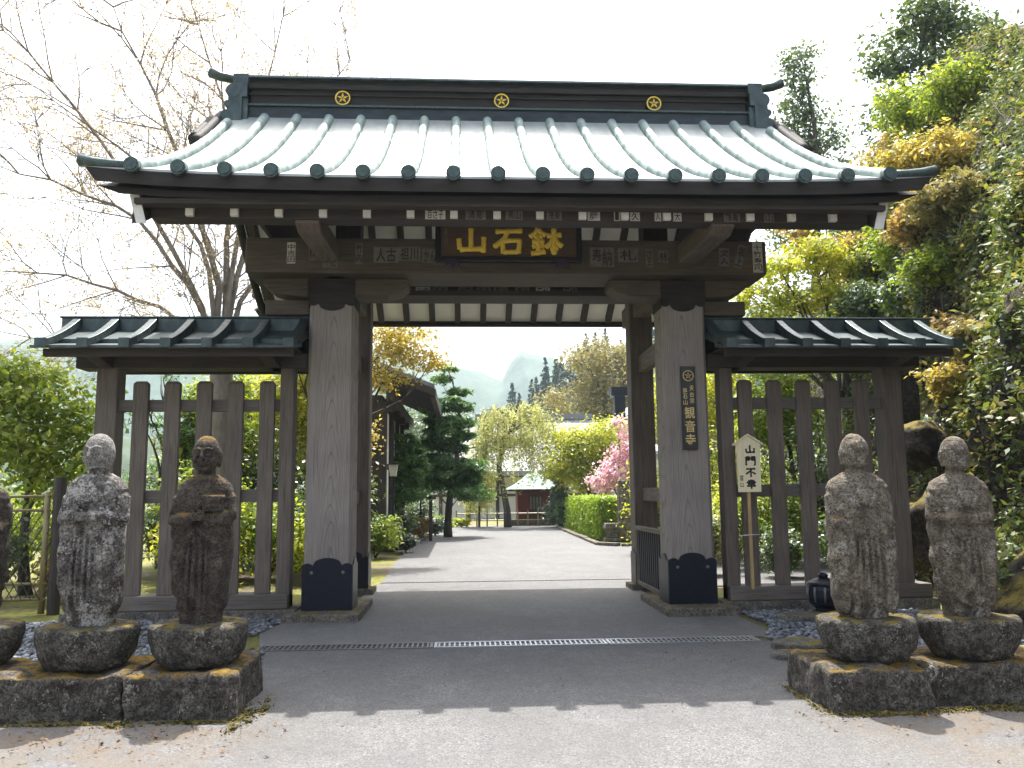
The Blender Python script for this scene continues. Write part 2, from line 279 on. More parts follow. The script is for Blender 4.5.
class MB:
    """collects shapes given in world coordinates; build() links them as ONE mesh object"""
    def __init__(s): s.v = []; s.f = []; s.mi = []; s.cur = 0
    def add(s, vs, fs):
        b = len(s.v); s.v += [tuple(p) for p in vs]; s.f += [[b+i for i in f] for f in fs]; s.mi += [s.cur]*len(fs); return s
    def hexa(s, p):   # bottom 4 ccw, top 4
        return s.add(p, [[3,2,1,0],[4,5,6,7],[0,1,5,4],[1,2,6,5],[2,3,7,6],[3,0,4,7]])
    def box(s, x0, x1, y0, y1, z0, z1):
        return s.hexa([(x0,y0,z0),(x1,y0,z0),(x1,y1,z0),(x0,y1,z0),(x0,y0,z1),(x1,y0,z1),(x1,y1,z1),(x0,y1,z1)])
    def taper(s, cx, cy, z0, z1, a0, b0, a1, b1):
        return s.hexa([(cx-a0,cy-b0,z0),(cx+a0,cy-b0,z0),(cx+a0,cy+b0,z0),(cx-a0,cy+b0,z0),(cx-a1,cy-b1,z1),(cx+a1,cy-b1,z1),(cx+a1,cy+b1,z1),(cx-a1,cy+b1,z1)])
    def prism(s, poly, t0, t1, plane='xz'):
        n = len(poly)
        if plane == 'xz': A = [(a, t0, b) for a, b in poly]; B = [(a, t1, b) for a, b in poly]
        elif plane == 'yz': A = [(t0, a, b) for a, b in poly]; B = [(t1, a, b) for a, b in poly]
        else: A = [(a, b, t0) for a, b in poly]; B = [(a, b, t1) for a, b in poly]
        return s.add(A+B, [list(range(n))[::-1], list(range(n, 2*n))] + [[i, (i+1) % n, n+(i+1) % n, n+i] for i in range(n)])
    def tube(s, pts, radii, n=8, caps=True, squash=None):
        pts = [Vector(p) for p in pts]
        if isinstance(radii, (int, float)): radii = [radii]*len(pts)
        b = len(s.v); ref = None
        for i, p in enumerate(pts):
            d = (pts[min(i+1, len(pts)-1)] - pts[max(i-1, 0)])
            d = d.normalized() if d.length > 1e-9 else Vector((0, 0, 1))
            if ref is None: ref = Vector((0, 0, 1)) if abs(d.z) < 0.9 else Vector((1, 0, 0))
            x = ref - d*ref.dot(d)
            if x.length < 1e-6: x = d.orthogonal()
            x.normalize(); y = d.cross(x); ref = x
            for k in range(n):
                a = 2*math.pi*k/n; q = (x*math.cos(a) + y*math.sin(a))*radii[i]
                if squash is not None: q = q - squash[0]*q.dot(squash[0])*(1-squash[1])
                s.v.append(tuple(p+q))
        F = []
        for i in range(len(pts)-1):
            for k in range(n):
                k2 = (k+1) % n; F.append([b+i*n+k, b+i*n+k2, b+(i+1)*n+k2, b+(i+1)*n+k])
        if caps:
            F.append([b+k for k in range(n)][::-1]); F.append([b+(len(pts)-1)*n+k for k in range(n)])
        s.f += F; s.mi += [s.cur]*len(F); return s
    def lathe(s, prof, cx, cy, n=24, sx=1.0, sy=1.0, wob=0.0, seed=0):
        b = len(s.v); rr = np.random.RandomState(seed); ph = rr.rand(6)*6.28
        for r, z in prof:
            for k in range(n):
                a = 2*math.pi*k/n; w = 1+wob*(math.sin(3*a+ph[0]+z*3)+.7*math.sin(5*a+ph[1]-z*5)+.5*math.sin(9*a+ph[2]))
                s.v.append((cx+r*w*sx*math.cos(a), cy+r*w*sy*math.sin(a), z))
        F = []
        for i in range(len(prof)-1):
            for k in range(n):
                k2 = (k+1) % n; F.append([b+i*n+k, b+i*n+k2, b+(i+1)*n+k2, b+(i+1)*n+k])
        F.append([b+k for k in range(n)][::-1]); F.append([b+(len(prof)-1)*n+k for k in range(n)])
        s.f += F; s.mi += [s.cur]*len(F); return s
    def blob(s, c, r, rot=(0,0,0), nu=14, nv=9):
        m = Euler(rot).to_matrix(); c = Vector(c); vs = []; fs = []
        for j in range(1, nv):
            t = math.pi*j/nv
            for i in range(nu):
                a = 2*math.pi*i/nu
                vs.append(c + m @ Vector((r[0]*math.sin(t)*math.cos(a), r[1]*math.sin(t)*math.sin(a), r[2]*math.cos(t))))
        top = len(vs); vs.append(c + m @ Vector((0,0,r[2]))); bot = len(vs); vs.append(c + m @ Vector((0,0,-r[2])))
        for j in range(nv-2):
            for i in range(nu):
                i2 = (i+1) % nu; fs.append([j*nu+i, (j+1)*nu+i, (j+1)*nu+i2, j*nu+i2])
        for i in range(nu):
            i2 = (i+1) % nu; fs.append([top, i, i2]); fs.append([bot, (nv-2)*nu+i2, (nv-2)*nu+i])
        return s.add(vs, fs)
    def grid(s, P):
        h, w = len(P), len(P[0]); vs = [p for row in P for p in row]
        return s.add(vs, [[j*w+i, j*w+i+1, (j+1)*w+i+1, (j+1)*w+i] for j in range(h-1) for i in range(w-1)])
    def mesh(s, name, parent_org=Vector((0,0,0)), smooth=False, fix=True):
        me = bpy.data.meshes.new(name)
        me.from_pydata([(p[0]-parent_org.x, p[1]-parent_org.y, p[2]-parent_org.z) for p in s.v], [], s.f)
        if any(s.mi): me.polygons.foreach_set('material_index', s.mi)
        if fix:
            bm = bmesh.new(); bm.from_mesh(me); bmesh.ops.recalc_face_normals(bm, faces=bm.faces); bm.to_mesh(me); bm.free()
        if smooth: me.polygons.foreach_set('use_smooth', [True]*len(me.polygons))
        me.update(); return me
    def build(s, name, mats, parent=None, smooth=False, bevel=0.0, fix=True, seg=2, origin=None):
        o0 = org(parent) if parent is not None else Vector(origin or (0, 0, 0))
        me = s.mesh(name, o0, smooth, fix)
        o = link_mesh(name, me, mats, parent, None if parent is not None else o0)
        if bevel > 0:
            b = o.modifiers.new('edge', 'BEVEL'); b.width = bevel; b.segments = seg; b.limit_method = 'ANGLE'; b.angle_limit = R_(40)
        return o

def struct(name, mb, m, **k): return tag(mb.build(name, m, **k), kind='structure')

# ---- lettering: brush strokes in a unit box (x right, y up) and small print from the built-in font
GLYPH = {
 '山': [[(.5,.97),(.49,.6),(.5,.22)], [(.13,.60),(.14,.38),(.16,.2)], [(.15,.19),(.5,.21),(.88,.23)], [(.88,.66),(.88,.4),(.86,.08)]],
 '石': [[(.1,.86),(.5,.88),(.93,.9)], [(.48,.87),(.38,.62),(.05,.28)], [(.31,.52),(.32,.3),(.34,.05)], [(.32,.52),(.6,.54),(.84,.54),(.82,.3),(.78,.06)], [(.34,.11),(.8,.12)]],
 '鉢': [[(.26,.98),(.17,.82),(.0,.66)], [(.26,.95),(.36,.82),(.5,.73)], [(.13,.68),(.4,.70)], [(.07,.50),(.45,.52)], [(.26,.68),(.26,.12)],
       [(.12,.40),(.17,.26)], [(.41,.41),(.35,.27)], [(.03,.07),(.25,.09),(.48,.15)],
       [(.52,.72),(.75,.74),(.98,.76)], [(.74,.98),(.74,.5),(.74,.02)], [(.73,.72),(.65,.48),(.48,.28)], [(.75,.72),(.84,.48),(1.0,.32)], [(.62,.24),(.88,.26)]],
 '門': [[(.1,.95),(.1,.5),(.1,.02)], [(.1,.93),(.42,.94),(.42,.6)], [(.1,.77),(.42,.77)], [(.1,.61),(.42,.61)], [(.59,.94),(.59,.6)],
       [(.59,.94),(.92,.95),(.92,.5),(.91,.04),(.8,.1)], [(.59,.77),(.92,.77)], [(.59,.61),(.92,.61)]],
 '不': [[(.08,.88),(.5,.9),(.93,.9)], [(.58,.88),(.4,.62),(.05,.34)], [(.5,.72),(.5,.4),(.5,.0)], [(.6,.56),(.75,.45),(.93,.32)]],
 '幸': [[(.2,.85),(.8,.86)], [(.5,1.0),(.5,.68)], [(.06,.68),(.94,.69)], [(.33,.64),(.4,.53)], [(.68,.65),(.6,.53)], [(.16,.49),(.84,.5)], [(.08,.29),(.92,.30)], [(.5,.49),(.5,-.02)]],
}
def strokes3d(mb, ch, x0, z0, w, h, y, r, depth=0.6):
    """carved, rounded brush strokes standing on a board that faces -Y"""
    for k, st in enumerate(GLYPH[ch]):
        P = [Vector((x0+a*w, y, z0+b*h)) for a, b in st]; pts = []; rad = []
        N = 8
        for i in range(len(P)-1):
            for j in range(N):
                t = j/N; pts.append(P[i].lerp(P[i+1], t))
        pts.append(P[-1]); n = len(pts)
        for i in range(n):
            t = i/(n-1); rad.append(r*(0.55+0.75*(1-math.sin(math.pi*min(1, t*1.02)))**1.5*0.9 + 0.45*math.sin(math.pi*t)*0.9))
        rad[0] *= 0.75; rad[-1] *= 0.5
        mb.tube(pts, rad, 8, True, (Vector((0, 1, 0)), depth))
_txt_cache = {}
def text_geo(body):
    if body in _txt_cache: return _txt_cache[body]
    cu = bpy.data.curves.new('lettering', 'FONT'); cu.body = body; cu.size = 1.0; cu.resolution_u = 2; cu.offset = 0.012
    ob = bpy.data.objects.new('lettering', cu); COL.objects.link(ob)
    dg = bpy.context.evaluated_depsgraph_get(); me = bpy.data.meshes.new_from_object(ob.evaluated_get(dg))
    v = [(p.co.x, p.co.y) for p in me.vertices]; f = [list(p.vertices) for p in me.polygons]
    bpy.data.objects.remove(ob); bpy.data.curves.remove(cu); bpy.data.meshes.remove(me)
    if v:
        xs = [a for a, _ in v]; ys = [b for _, b in v]; x0, x1, y0, y1 = min(xs), max(xs), min(ys), max(ys)
        v = [((a-x0)/max(1e-6, x1-x0), (b-y0)/max(1e-6, y1-y0)) for a, b in v]
    _txt_cache[body] = (v, f); return v, f
def put_char(mb, ch, x0, x1, z0, z1, y):
    v, f = text_geo(ch)
    mb.add([(x0+a*(x1-x0), y, z0+b*(z1-z0)) for a, b in v], f)
def put_column(mb, s, xc, w, ztop, zbot, y, gap=0.14):
    n = len(s); h = (ztop-zbot)/n
    for i, ch in enumerate(s): put_char(mb, ch, xc-w/2, xc+w/2, ztop-(i+1)*h+h*gap/2, ztop-i*h-h*gap/2, y)

# ---- foliage
def leaf_object(name, mat, parent, C, N, S, aspect=0.55, seed=0, loc=None):
    r = np.random.RandomState(seed); n = len(C)
    N = N/np.maximum(1e-6, np.linalg.norm(N, axis=1))[:, None]
    a = r.normal(size=(n, 3)); a -= N*(a*N).sum(1)[:, None]; a /= np.maximum(1e-6, np.linalg.norm(a, axis=1))[:, None]
    b = np.cross(N, a); S = (np.ones(n)*np.asarray(S))[:, None]
    o0 = org(parent) if parent is not None else Vector(loc or (0, 0, 0)); C = C-np.array(o0)
    fold = N*S*0.18
    V = np.stack([C-a*S, C+b*S*aspect+fold, C+a*S, C-b*S*aspect+fold], 1).reshape(-1, 3)
    me = bpy.data.meshes.new(name); me.vertices.add(4*n); me.vertices.foreach_set('co', V.ravel())
    me.loops.add(4*n); me.loops.foreach_set('vertex_index', np.arange(4*n, dtype=np.int32))
    me.polygons.add(n); me.polygons.foreach_set('loop_start', np.arange(0, 4*n, 4, dtype=np.int32)); me.polygons.foreach_set('loop_total', np.full(n, 4, dtype=np.int32))
    me.update(calc_edges=True); me.validate()
    return link_mesh(name, me, mat, parent, None if parent is not None else o0)
def cloud(clumps, n, seed, k=55, sig=0.2, flat=0.7, shell=0.45):
    """leaf positions: sprays of leaves round twig ends spread through each ellipsoid clump"""
    r = np.random.RandomState(seed); C = []; NN = []
    vol = np.array([c[3]*c[4]*c[5] for c in clumps])**(0.75); vol = vol/vol.sum()
    for c, w in zip(clumps, vol):
        m = max(4, int(n*w/k)); d = r.normal(size=(m, 3)); d /= np.linalg.norm(d, axis=1)[:, None]
        rad = (shell+(1-shell)*r.rand(m))**0.8*(0.75+0.35*r.rand(m)); R3 = np.array(c[3:6])
        tw = np.array(c[:3])+d*rad[:, None]*R3
        kk = max(2, int(n*w/m)); size = sig*R3.mean()*(0.5+r.rand(m))
        off = r.normal(size=(m, kk, 3))*size[:, None, None]; off[:, :, 2] *= flat
        P = (tw[:, None, :]+off).reshape(-1, 3); out = (P-np.array(c[:3]))/R3
        nn = out/np.maximum(1e-6, np.linalg.norm(out, axis=1))[:, None]*0.5+np.array([0, -0.1, 0.75])+r.normal(size=P.shape)*0.55
        C.append(P); NN.append(nn)
    return np.concatenate(C), np.concatenate(NN)
def wiggle(a, b, n, amp, r, sag=0.0):
    a = Vector(a); b = Vector(b); L = (b-a).length; pts = []; o1 = Vector(r.normal(size=3))*amp*L; o2 = Vector(r.normal(size=3))*amp*L*0.5
    for i in range(n+1):
        t = i/n; pts.append(a.lerp(b, t)+o1*math.sin(math.pi*t)+o2*math.sin(2*math.pi*t)+Vector((0, 0, sag*L*math.sin(math.pi*t))))
    return pts
def tree(name, label, cat, base, height, r0, clumps, n, leaf, lm, bark='bark', group=None, seed=1, fork=0.45, lean=(0, 0), k=55, sig=0.2, flat=0.7, aspect=0.55, shell=0.45, twigs=3, level=False):
    r = np.random.RandomState(seed); t = thing(name, label, cat, base, group); mb = MB(); B = Vector(base)
    top = B+Vector((lean[0], lean[1], height)); ctrl = wiggle(B-Vector((0, 0, .15)), top, 10, 0.03, r)
    mb.tube(ctrl, [r0*(1.25-1.15*i/10) if i else r0*1.5 for i in range(11)], 9)
    for c in clumps:
        i = int(min(9, max(2, 10*(fork+0.45*r.rand()*min(1, max(0.1, (c[2]-B.z)/height-fork+.2))))))
        if level: i = int(min(9, max(1, 10*(c[2]-B.z)/height-.6)))
        s = ctrl[i]
        e = Vector(c[:3]); p = wiggle(s, e, 6, 0.07, r, 0.05); rr = r0*(0.5-0.03*i)*(.5 if level else 1)
        mb.tube(p, [rr*(1-0.8*j/6) for j in range(7)], 6)
        for q in range(twigs):
            d = Vector(r.normal(size=3)); d.normalize(); e2 = e+Vector((d.x*c[3], d.y*c[4], abs(d.z)*c[5]))*0.85
            mb.tube(wiggle(p[3+q % 3], e2, 4, 0.08, r), [rr*0.4, rr*0.3, rr*0.22, rr*0.14, rr*0.06], 5)
    mb.build('trunk', M[bark], t, smooth=True, fix=False)
    C, NN = cloud(clumps, n, seed+5, k, sig, flat, shell)
    leaf_object('crown', lm, t, C, NN, leaf*(0.65+0.7*np.random.RandomState(seed+9).rand(len(C))), aspect, seed)
    return t
def bush(name, label, cat, base, rx, ry, h, n, leaf, lm, seed=1, group=None, aspect=0.5, lobes=5, sig=0.25):
    r = np.random.RandomState(seed); B = base; cl = []
    for i in range(lobes):
        a = 6.28*i/lobes+r.rand(); q = 0.45 if lobes > 1 else 0
        cl.append((B[0]+rx*q*math.cos(a), B[1]+ry*q*math.sin(a), B[2]+h*(0.45+0.22*r.rand()), rx*0.58, ry*0.58, h*0.42))
    t = thing(name, label, cat, base, group); mb = MB()
    for c in cl:
        p = wiggle(B, c[:3], 4, 0.08, r); mb.tube(p, [0.022*h+0.004, .018*h, .014*h, .01*h, .005*h], 5)
        for q in range(3):
            d = Vector(r.normal(size=3)); d.normalize(); mb.tube([p[2], Vector(c[:3])+Vector((d.x*c[3], d.y*c[4], abs(d.z)*c[5]))*.8], [.01*h, .004*h], 4)
    mb.build('stem', M['bark'], t, fix=False)
    C, NN = cloud(cl, n, seed+3, 30, sig, 0.8, 0.3); C[:, 2] = np.maximum(C[:, 2], B[2]+0.02)
    leaf_object('foliage', lm, t, C, NN, leaf*(0.65+0.7*r.rand(len(C))), aspect, seed)
    return t
# ================================================================ ground, roads
g = MB(); g.box(-1100, 1100, -60, 1100, -0.6, -0.02); struct('ground', g, M['soil'])
a = MB()
a.prism([(-14,-30),(14,-30),(14,-5.55),(2.62,-5.2),(2.34,-4.6),(2.34,-3.9),(2.66,-2.86),(2.7,-2.3),(-3.0,-2.3),(-2.8,-2.6),(-2.55,-3.9),(-2.6,-5.0),(-14,-5.25)], -0.1, 0.0, 'xy')
a.prism([(-2.25,3.0),(3.0,3.0),(9.5,3.2),(9.5,13.6),(4.1,13.9),(3.72,14.5),(3.9,27),(6.0,29.2),(6.0,31.0),(-0.9,31.0),(-1.1,29.6),(-1.75,26.5),(-2.05,18.5),(-2.3,14.0),(-2.3,8.3),(-2.2,4.9)], -0.1, 0.0, 'xy')
struct('road', a, M['asphalt'])
a = MB(); a.prism([(-2.9,-2.05),(2.9,-2.05),(2.95,-0.5),(2.02,-0.5),(2.02,1.25),(2.3,1.4),(2.3,3.0),(-2.3,3.0),(-2.3,1.4),(-2.02,1.25),(-2.02,-0.4),(-3.0,-0.4),(-3.1,-1.2)], -0.1, 0.006, 'xy')
struct('pavement', a, M['apron'])

def edging(name, label, pts, w=0.22, h=0.07, seed=1, cat='edging stone'):
    r = np.random.RandomState(seed); mb = MB()
    for i in range(len(pts)-1):
        p, q = Vector((*pts[i], 0)), Vector((*pts[i+1], 0)); d = (q-p); L = d.length; d.normalize(); n = Vector((-d.y, d.x, 0)); k = max(1, int(L/0.9))
        for j in range(k):
            s = p+d*(L*j/k+0.008); e = p+d*(L*(j+1)/k-0.008); hh = h*(0.85+0.3*r.rand()); ww = w*(0.9+0.2*r.rand())
            c = [s, e, e+n*ww, s+n*ww]; mb.hexa([(v.x, v.y, -.06) for v in c]+[(v.x, v.y, hh) for v in c])
    o = mb.build(name, M['edge'], None, bevel=0.012, origin=(pts[0][0], pts[0][1], 0)); return tag(o, label, cat)
edging('kerb', 'pale stone kerb in front of the clipped hedge right of the inner drive', [(3.78,27),(3.62,14.45),(4.1,13.85),(6.2,13.75)][::-1], 0.2, 0.09, 3, 'kerb')
edging('kerb', 'low stone kerb curving along the left edge of the inner drive', [(-2.28,11.5),(-2.28,14),(-2.05,18.5),(-1.75,26.5),(-1.1,29.6)], 0.2, 0.08, 4, 'kerb')
def flat_stone(x, y, rx, ry, h, label, seed):
    r = np.random.RandomState(seed); n = 12; mb = MB()
    poly = [(x+rx*math.cos(6.28*i/n)*(0.8+.3*r.rand()), y+ry*math.sin(6.28*i/n)*(0.8+.3*r.rand())) for i in range(n)]
    mb.prism(poly, -.08, h, 'xy'); return tag(mb.build('edging_stone', M['edge'], None, bevel=0.015, origin=(x, y, 0)), label, 'edging stone')
flat_stone(-3.2, -2.35, .34, .22, .05, 'flat edging stone at the left end of the dark drain grating', 3)
flat_stone(2.86, -2.72, .32, .26, .06, 'flat mossy edging stone at the right end of the drain grating', 5)
flat_stone(2.62, -3.25, .26, .2, .05, 'small flat edging stone beside the corner of the right front block', 6)
flat_stone(3.85, -1.05, .55, .28, .1, 'low flat slab under the black iron lantern', 9)
flat_stone(-4.0, -0.62, .5, .22, .08, 'low flat slab below the sill of the left picket fence', 12)

# pebble beds beside the gate (nobody could count them)
def pebbles(poly, n, seed, label):
    r = np.random.RandomState(seed); xs = [p[0] for p in poly]; ys = [p[1] for p in poly]
    def inside(x, y):
        c = False
        for i in range(len(poly)):
            x1, y1 = poly[i]; x2, y2 = poly[i-1]
            if (y1 > y) != (y2 > y) and x < (x2-x1)*(y-y1)/(y2-y1)+x1: c = not c
        return c
    t = (1+5**.5)/2; I = np.array([(-1,t,0),(1,t,0),(-1,-t,0),(1,-t,0),(0,-1,t),(0,1,t),(0,-1,-t),(0,1,-t),(t,0,-1),(t,0,1),(-t,0,-1),(-t,0,1)])/math.hypot(1, t)
    Fc = np.array([(0,11,5),(0,5,1),(0,1,7),(0,7,10),(0,10,11),(1,5,9),(5,11,4),(11,10,2),(10,7,6),(7,1,8),(3,9,4),(3,4,2),(3,2,6),(3,6,8),(3,8,9),(4,9,5),(2,4,11),(6,2,10),(8,6,7),(9,8,1)])
    V = []; F = []; k = 0
    while k < n:
        x = r.uniform(min(xs), max(xs)); y = r.uniform(min(ys), max(ys))
        if not inside(x, y): continue
        s = r.uniform(.018, .04); m = np.array(Euler(r.rand(3)*6).to_matrix()); P = (I*(s*r.uniform(.7, 1.3, 3))) @ m.T
        P[:, 2] *= 0.6; V.append(P+np.array([x, y, r.uniform(.0, .03)])); F.append(Fc+12*k); k += 1
    me = bpy.data.meshes.new('pebbles'); me.from_pydata(np.concatenate(V).tolist(), [], np.concatenate(F).tolist()); me.polygons.foreach_set('use_smooth', [True]*len(me.polygons))
    o = link_mesh('pebble_bed', me, M['pebble']); tag(o, label, 'pebbles', kind='stuff')
pebbles([(-9,-3.9),(-2.5,-3.9),(-2.75,-2.5),(-3.45,-2.1),(-3.1,-1.2),(-3.02,-.4),(-3.1,.05),(-6,.05),(-9,-.6)], 9500, 3, 'blue grey pebble bed behind the left statues')
pebbles([(2.3,-4.2),(6.5,-4.2),(7.2,-.8),(4.4,-.15),(3.1,-.15),(3.1,-1.3),(2.7,-2.2),(3.1,-2.7)], 7000, 4, 'blue grey pebble bed behind the right statues')

# drain gratings
def grate(x0, x1, y, mat, label, bars, w=0.30, z=0.012):
    t = thing('drain_grate', label, 'drain grate', ((x0+x1)/2, y, 0))
    f = MB(); f.box(x0, x1, y-w/2, y-w/2+.03, -.04, z); f.box(x0, x1, y+w/2-.03, y+w/2, -.04, z)
    f.box(x0, x0+.03, y-w/2+.03, y+w/2-.03, -.04, z-.002); f.box(x1-.03, x1, y-w/2+.03, y+w/2-.03, -.04, z-.002); f.build('frame', mat, t)
    b = MB(); n = bars
    for i in range(1, n):
        x = x0+(x1-x0)*i/n; b.box(x-.009, x+.009, y-w/2+.03, y+w/2-.03, -.03, z-.003)
    b.box(x0+.03, x1-.03, y-.006, y+.006, -.035, z-.006)
    b.build('bars', mat, t)
    p = MB(); p.box(x0, x1, y-w/2, y+w/2, 0.0012, 0.0024); p.build('channel', M['pit'], t)
grate(-2.88, -1.0, -2.2, M['steeldull'], 'dull dark drain grating, left section before the gate', 34)
grate(-0.985, 0.9, -2.2, M['steel'], 'bright galvanised drain grating, middle section before the gate', 34)
grate(0.915, 2.6, -2.2, M['steel'], 'drain grating section ending at the flat mossy edging stone on the right', 30)
grate(-2.2, 2.5, 4.35, M['steeldull'], 'thin slotted drain across the sunlit drive behind the gate', 60, 0.12)

# ================================================================ the gate
gate = thing('temple_gate', 'large wooden temple gate with patinated copper roof and thick pillars', 'temple gate', (0, 0, 0))

def eave_lift(x): return 0.10*(abs(x)/4.95)**5
def half(t): return 4.52+.40*max(0, 1-t/.16)**1.5
def slope(t, front=True):
    # t: 0 eave ... 1 ridge ; concave profile
    if front: y = -2.40+3.90*t; z = 5.26+(2.50)*(0.66*t+0.34*t*t)
    else: y = 5.35-3.45*t; z = 5.30+(2.42)*(0.66*t+0.34*t*t)
    return y, z

roof_top = MB(); N = 16; XS = np.linspace(-1, 1, 45)
for fr in (True, False):
    top = []; 
    for i in range(N+1):
        y, z = slope(i/N, fr); top.append([(u*half(i/N), y, z+eave_lift(u*half(i/N))*(1-i/N)**1.5) for u in XS])
    roof_top.grid(top)
    roof_top.grid([[(p[0], p[1], p[2]-0.03) for p in row] for row in top])
    roof_top.grid([top[0], [(p[0], p[1], p[2]-0.03) for p in top[0]]])
    for j in (0, -1): roof_top.grid([[r[j] for r in top], [(r[j][0], r[j][1], r[j][2]-.03) for r in top]])
roof = roof_top.build('roof', M['copper'], gate, smooth=True, fix=False)
# thick dark eave and verge layers under the copper sheet
f = MB(); secs = []
for fr in (True, False):
    s = -1 if fr else 1
    for (o0, h0, h1, ins, w) in ((0.0, -0.035, -0.19, 0.10, 0.5), (0.13, -0.19, -0.27, 0.32, 0.4)):
        rows = []
        for i in range(N+1):
            y, z = slope(i/N, fr)
            if i == 0: y -= s*o0
            rows.append((y, z))
        P_t = [[(x, y, z+h0+eave_lift(x)*(1-i/N)**1.5) for x in np.linspace(-half(i/N)+ins*.3, half(i/N)-ins*.3, 25)] for i, (y, z) in enumerate(rows)]
        P_b = [[(x, y, z+h1+eave_lift(x)*(1-i/N)**1.5) for x in np.linspace(-half(i/N)+ins+.12*(half(i/N)-4.5), half(i/N)-ins-.12*(half(i/N)-4.5), 25)] for i, (y, z) in enumerate(rows)]
        f.grid(P_t); f.grid(P_b); f.grid([P_t[0], P_b[0]])
        for j in (0, -1): f.grid([[r[j] for r in P_t], [r[j] for r in P_b]])
f.build('eave_fascia', M['fascia'], roof, fix=False)
# white plaster soffit and the rafters
s_ = MB()
for fr in (True, False):
    rows_b = [[(x, slope(tt, fr)[0], slope(tt, fr)[1]-.277) for x in (-4.33, 4.33)] for tt in np.linspace(.10 if fr else .03, 1, N+1)]
    rows_t = [[(p[0], p[1], p[2]+.004) for p in r] for r in rows_b]
    s_.grid(rows_b); s_.grid(rows_t)
s_.build('soffit', M['plaster'], roof, fix=False)
for fr in (True, False):
    for i in range(1, 17):
        x = (i-8.5)*0.512; mb = MB(); sg = -1 if fr else 1; w = .058
        rows = [slope(tt, fr) for tt in np.linspace(0.095, 0.97, 9)]
        for (y0, z0), (y1, z1) in zip(rows[:-1], rows[1:]):
            mb.hexa([(x-w, y0, z0-.40), (x+w, y0, z0-.40), (x+w, y1, z1-.40), (x-w, y1, z1-.40), (x-w, y0, z0-.28), (x+w, y0, z0-.28), (x+w, y1, z1-.28), (x-w, y1, z1-.28)])
        rf = mb.build('rafter', M['darkY'], roof)
        if fr:
            y, z = slope(0.095, True); nb = MB(); nb.box(x-.044, x+.044, -2.06, -2.0, 4.882, 4.99); nb.build('rafter_end', M['whitepaint'], gate)
# eave boards under the fascia
e = MB(); e.box(-4.42, 4.42, -2.14, -1.99, 4.998, 5.07); e.box(-4.40, 4.40, -2.25, -2.08, 4.955, 5.02)
e.build('eave_board', M['darkX'], gate, bevel=.008)
purl = MB(); purl.box(-4.30, 4.30, -2.0, -1.74, 4.868, 4.998); purlin = purl.build('eave_purlin', M['darkX'], gate, bevel=.012)
purl = MB(); purl.box(-4.3, 4.3, 5.06, 5.16, 5.0, 5.05); purl.build('eave_purlin', M['darkX'], gate, bevel=.012)
# ridge purlin and king posts inside
rp = MB(); rp.box(-4.2, 4.2, 1.5, 1.9, 6.95, 7.3); rp.box(-.2, .2, 1.5, 1.9, 5.2, 6.95); rp.box(-2.7, -2.3, 1.5, 1.9, 5.2, 6.95); rp.box(2.3, 2.7, 1.5, 1.9, 5.2, 6.95)
rp.build('ridge_purlin', M['darkX'], gate, bevel=.012)
# barge boards at both gables, white painted lower ends
for sx in (-1, 1):
    x0, x1 = sx*4.34, sx*4.44
    for fr in (False, True):
        mb = MB(); rows = [slope(tt, fr) for tt in np.linspace(0.06, 1.0, 12)]
        for i in range(11):
            (y0, z0), (y1, z1) = rows[i], rows[i+1]
            d0 = .62-.06*abs(math.sin(i*.3)); d1 = .62-.06*abs(math.sin((i+1)*.3))
            mb.hexa([(x0, y0, z0-d0), (x1, y0, z0-d0), (x1, y1, z1-d1), (x0, y1, z1-d1), (x0, y0, z0-.27), (x1, y0, z0-.27), (x1, y1, z1-.27), (x0, y1, z1-.27)])
        bb = mb.build('barge_board', M['darkY'], gate)
    y, z = slope(.06, True)
    w_ = MB(); a0, a1 = sorted((sx*4.335, sx*4.445)); w_.hexa([(a0-sx*.06, y-.02, z-.62), (a1-sx*.06, y-.02, z-.62), (a1-sx*.06, y-.004, z-.62), (a0-sx*.06, y-.004, z-.62), (a0+sx*.03, y-.02, z-.285), (a1+sx*.03, y-.02, z-.285), (a1+sx*.03, y-.004, z-.285), (a0+sx*.03, y-.004, z-.285)])
    w_.build('painted_end', M['whitepaint'], bb)
    # gable infill
    gi = MB(); gi.prism([(-1.6, 5.2), (4.6, 5.2), (1.9, 7.2), (1.5, 7.2)], sx*3.30, sx*3.36, 'yz'); gi.build('gable_board', M['darkY'], gate)
# copper rolls down the slope, each with a round end cap
for i in range(18):
    x = (i-8.5)*0.512; mb = MB(); pts = []; rad = []
    m = 22; t1 = 0.965 if 0 < i < 17 else 0.90
    for j in range(m+1):
        tt = t1*j/m; y, z = slope(tt, True)
        for dd, rr in ((0, .074), ) if j % 3 else ((-.012, .074), (0, .0805), (.012, .074)):
            t2 = min(t1, max(0, tt+dd*.5)); y, z = slope(t2, True); pts.append((x, y, z+.03+eave_lift(x)*(1-t2)**1.5)); rad.append(rr)
    pts.insert(0, (x, -2.46, pts[0][2]-.012)); rad.insert(0, .074)
    rl = (mb.tube(pts, rad, 14)).build('roof_roll', M['roll'], roof, smooth=True)
    md = rl.modifiers.new('e', 'EDGE_SPLIT'); md.split_angle = R_(60)
    cp = MB(); z0 = pts[0][2]-.012; cp.tube([(x, -2.50, z0-.004), (x, -2.43, z0)], [.086, .085], 20)
    cp.tube([(x, -2.512, z0-.004), (x, -2.50, z0-.004)], [.064, .066], 20)
    cp.build('end_cap', M['capcopper'], roof)
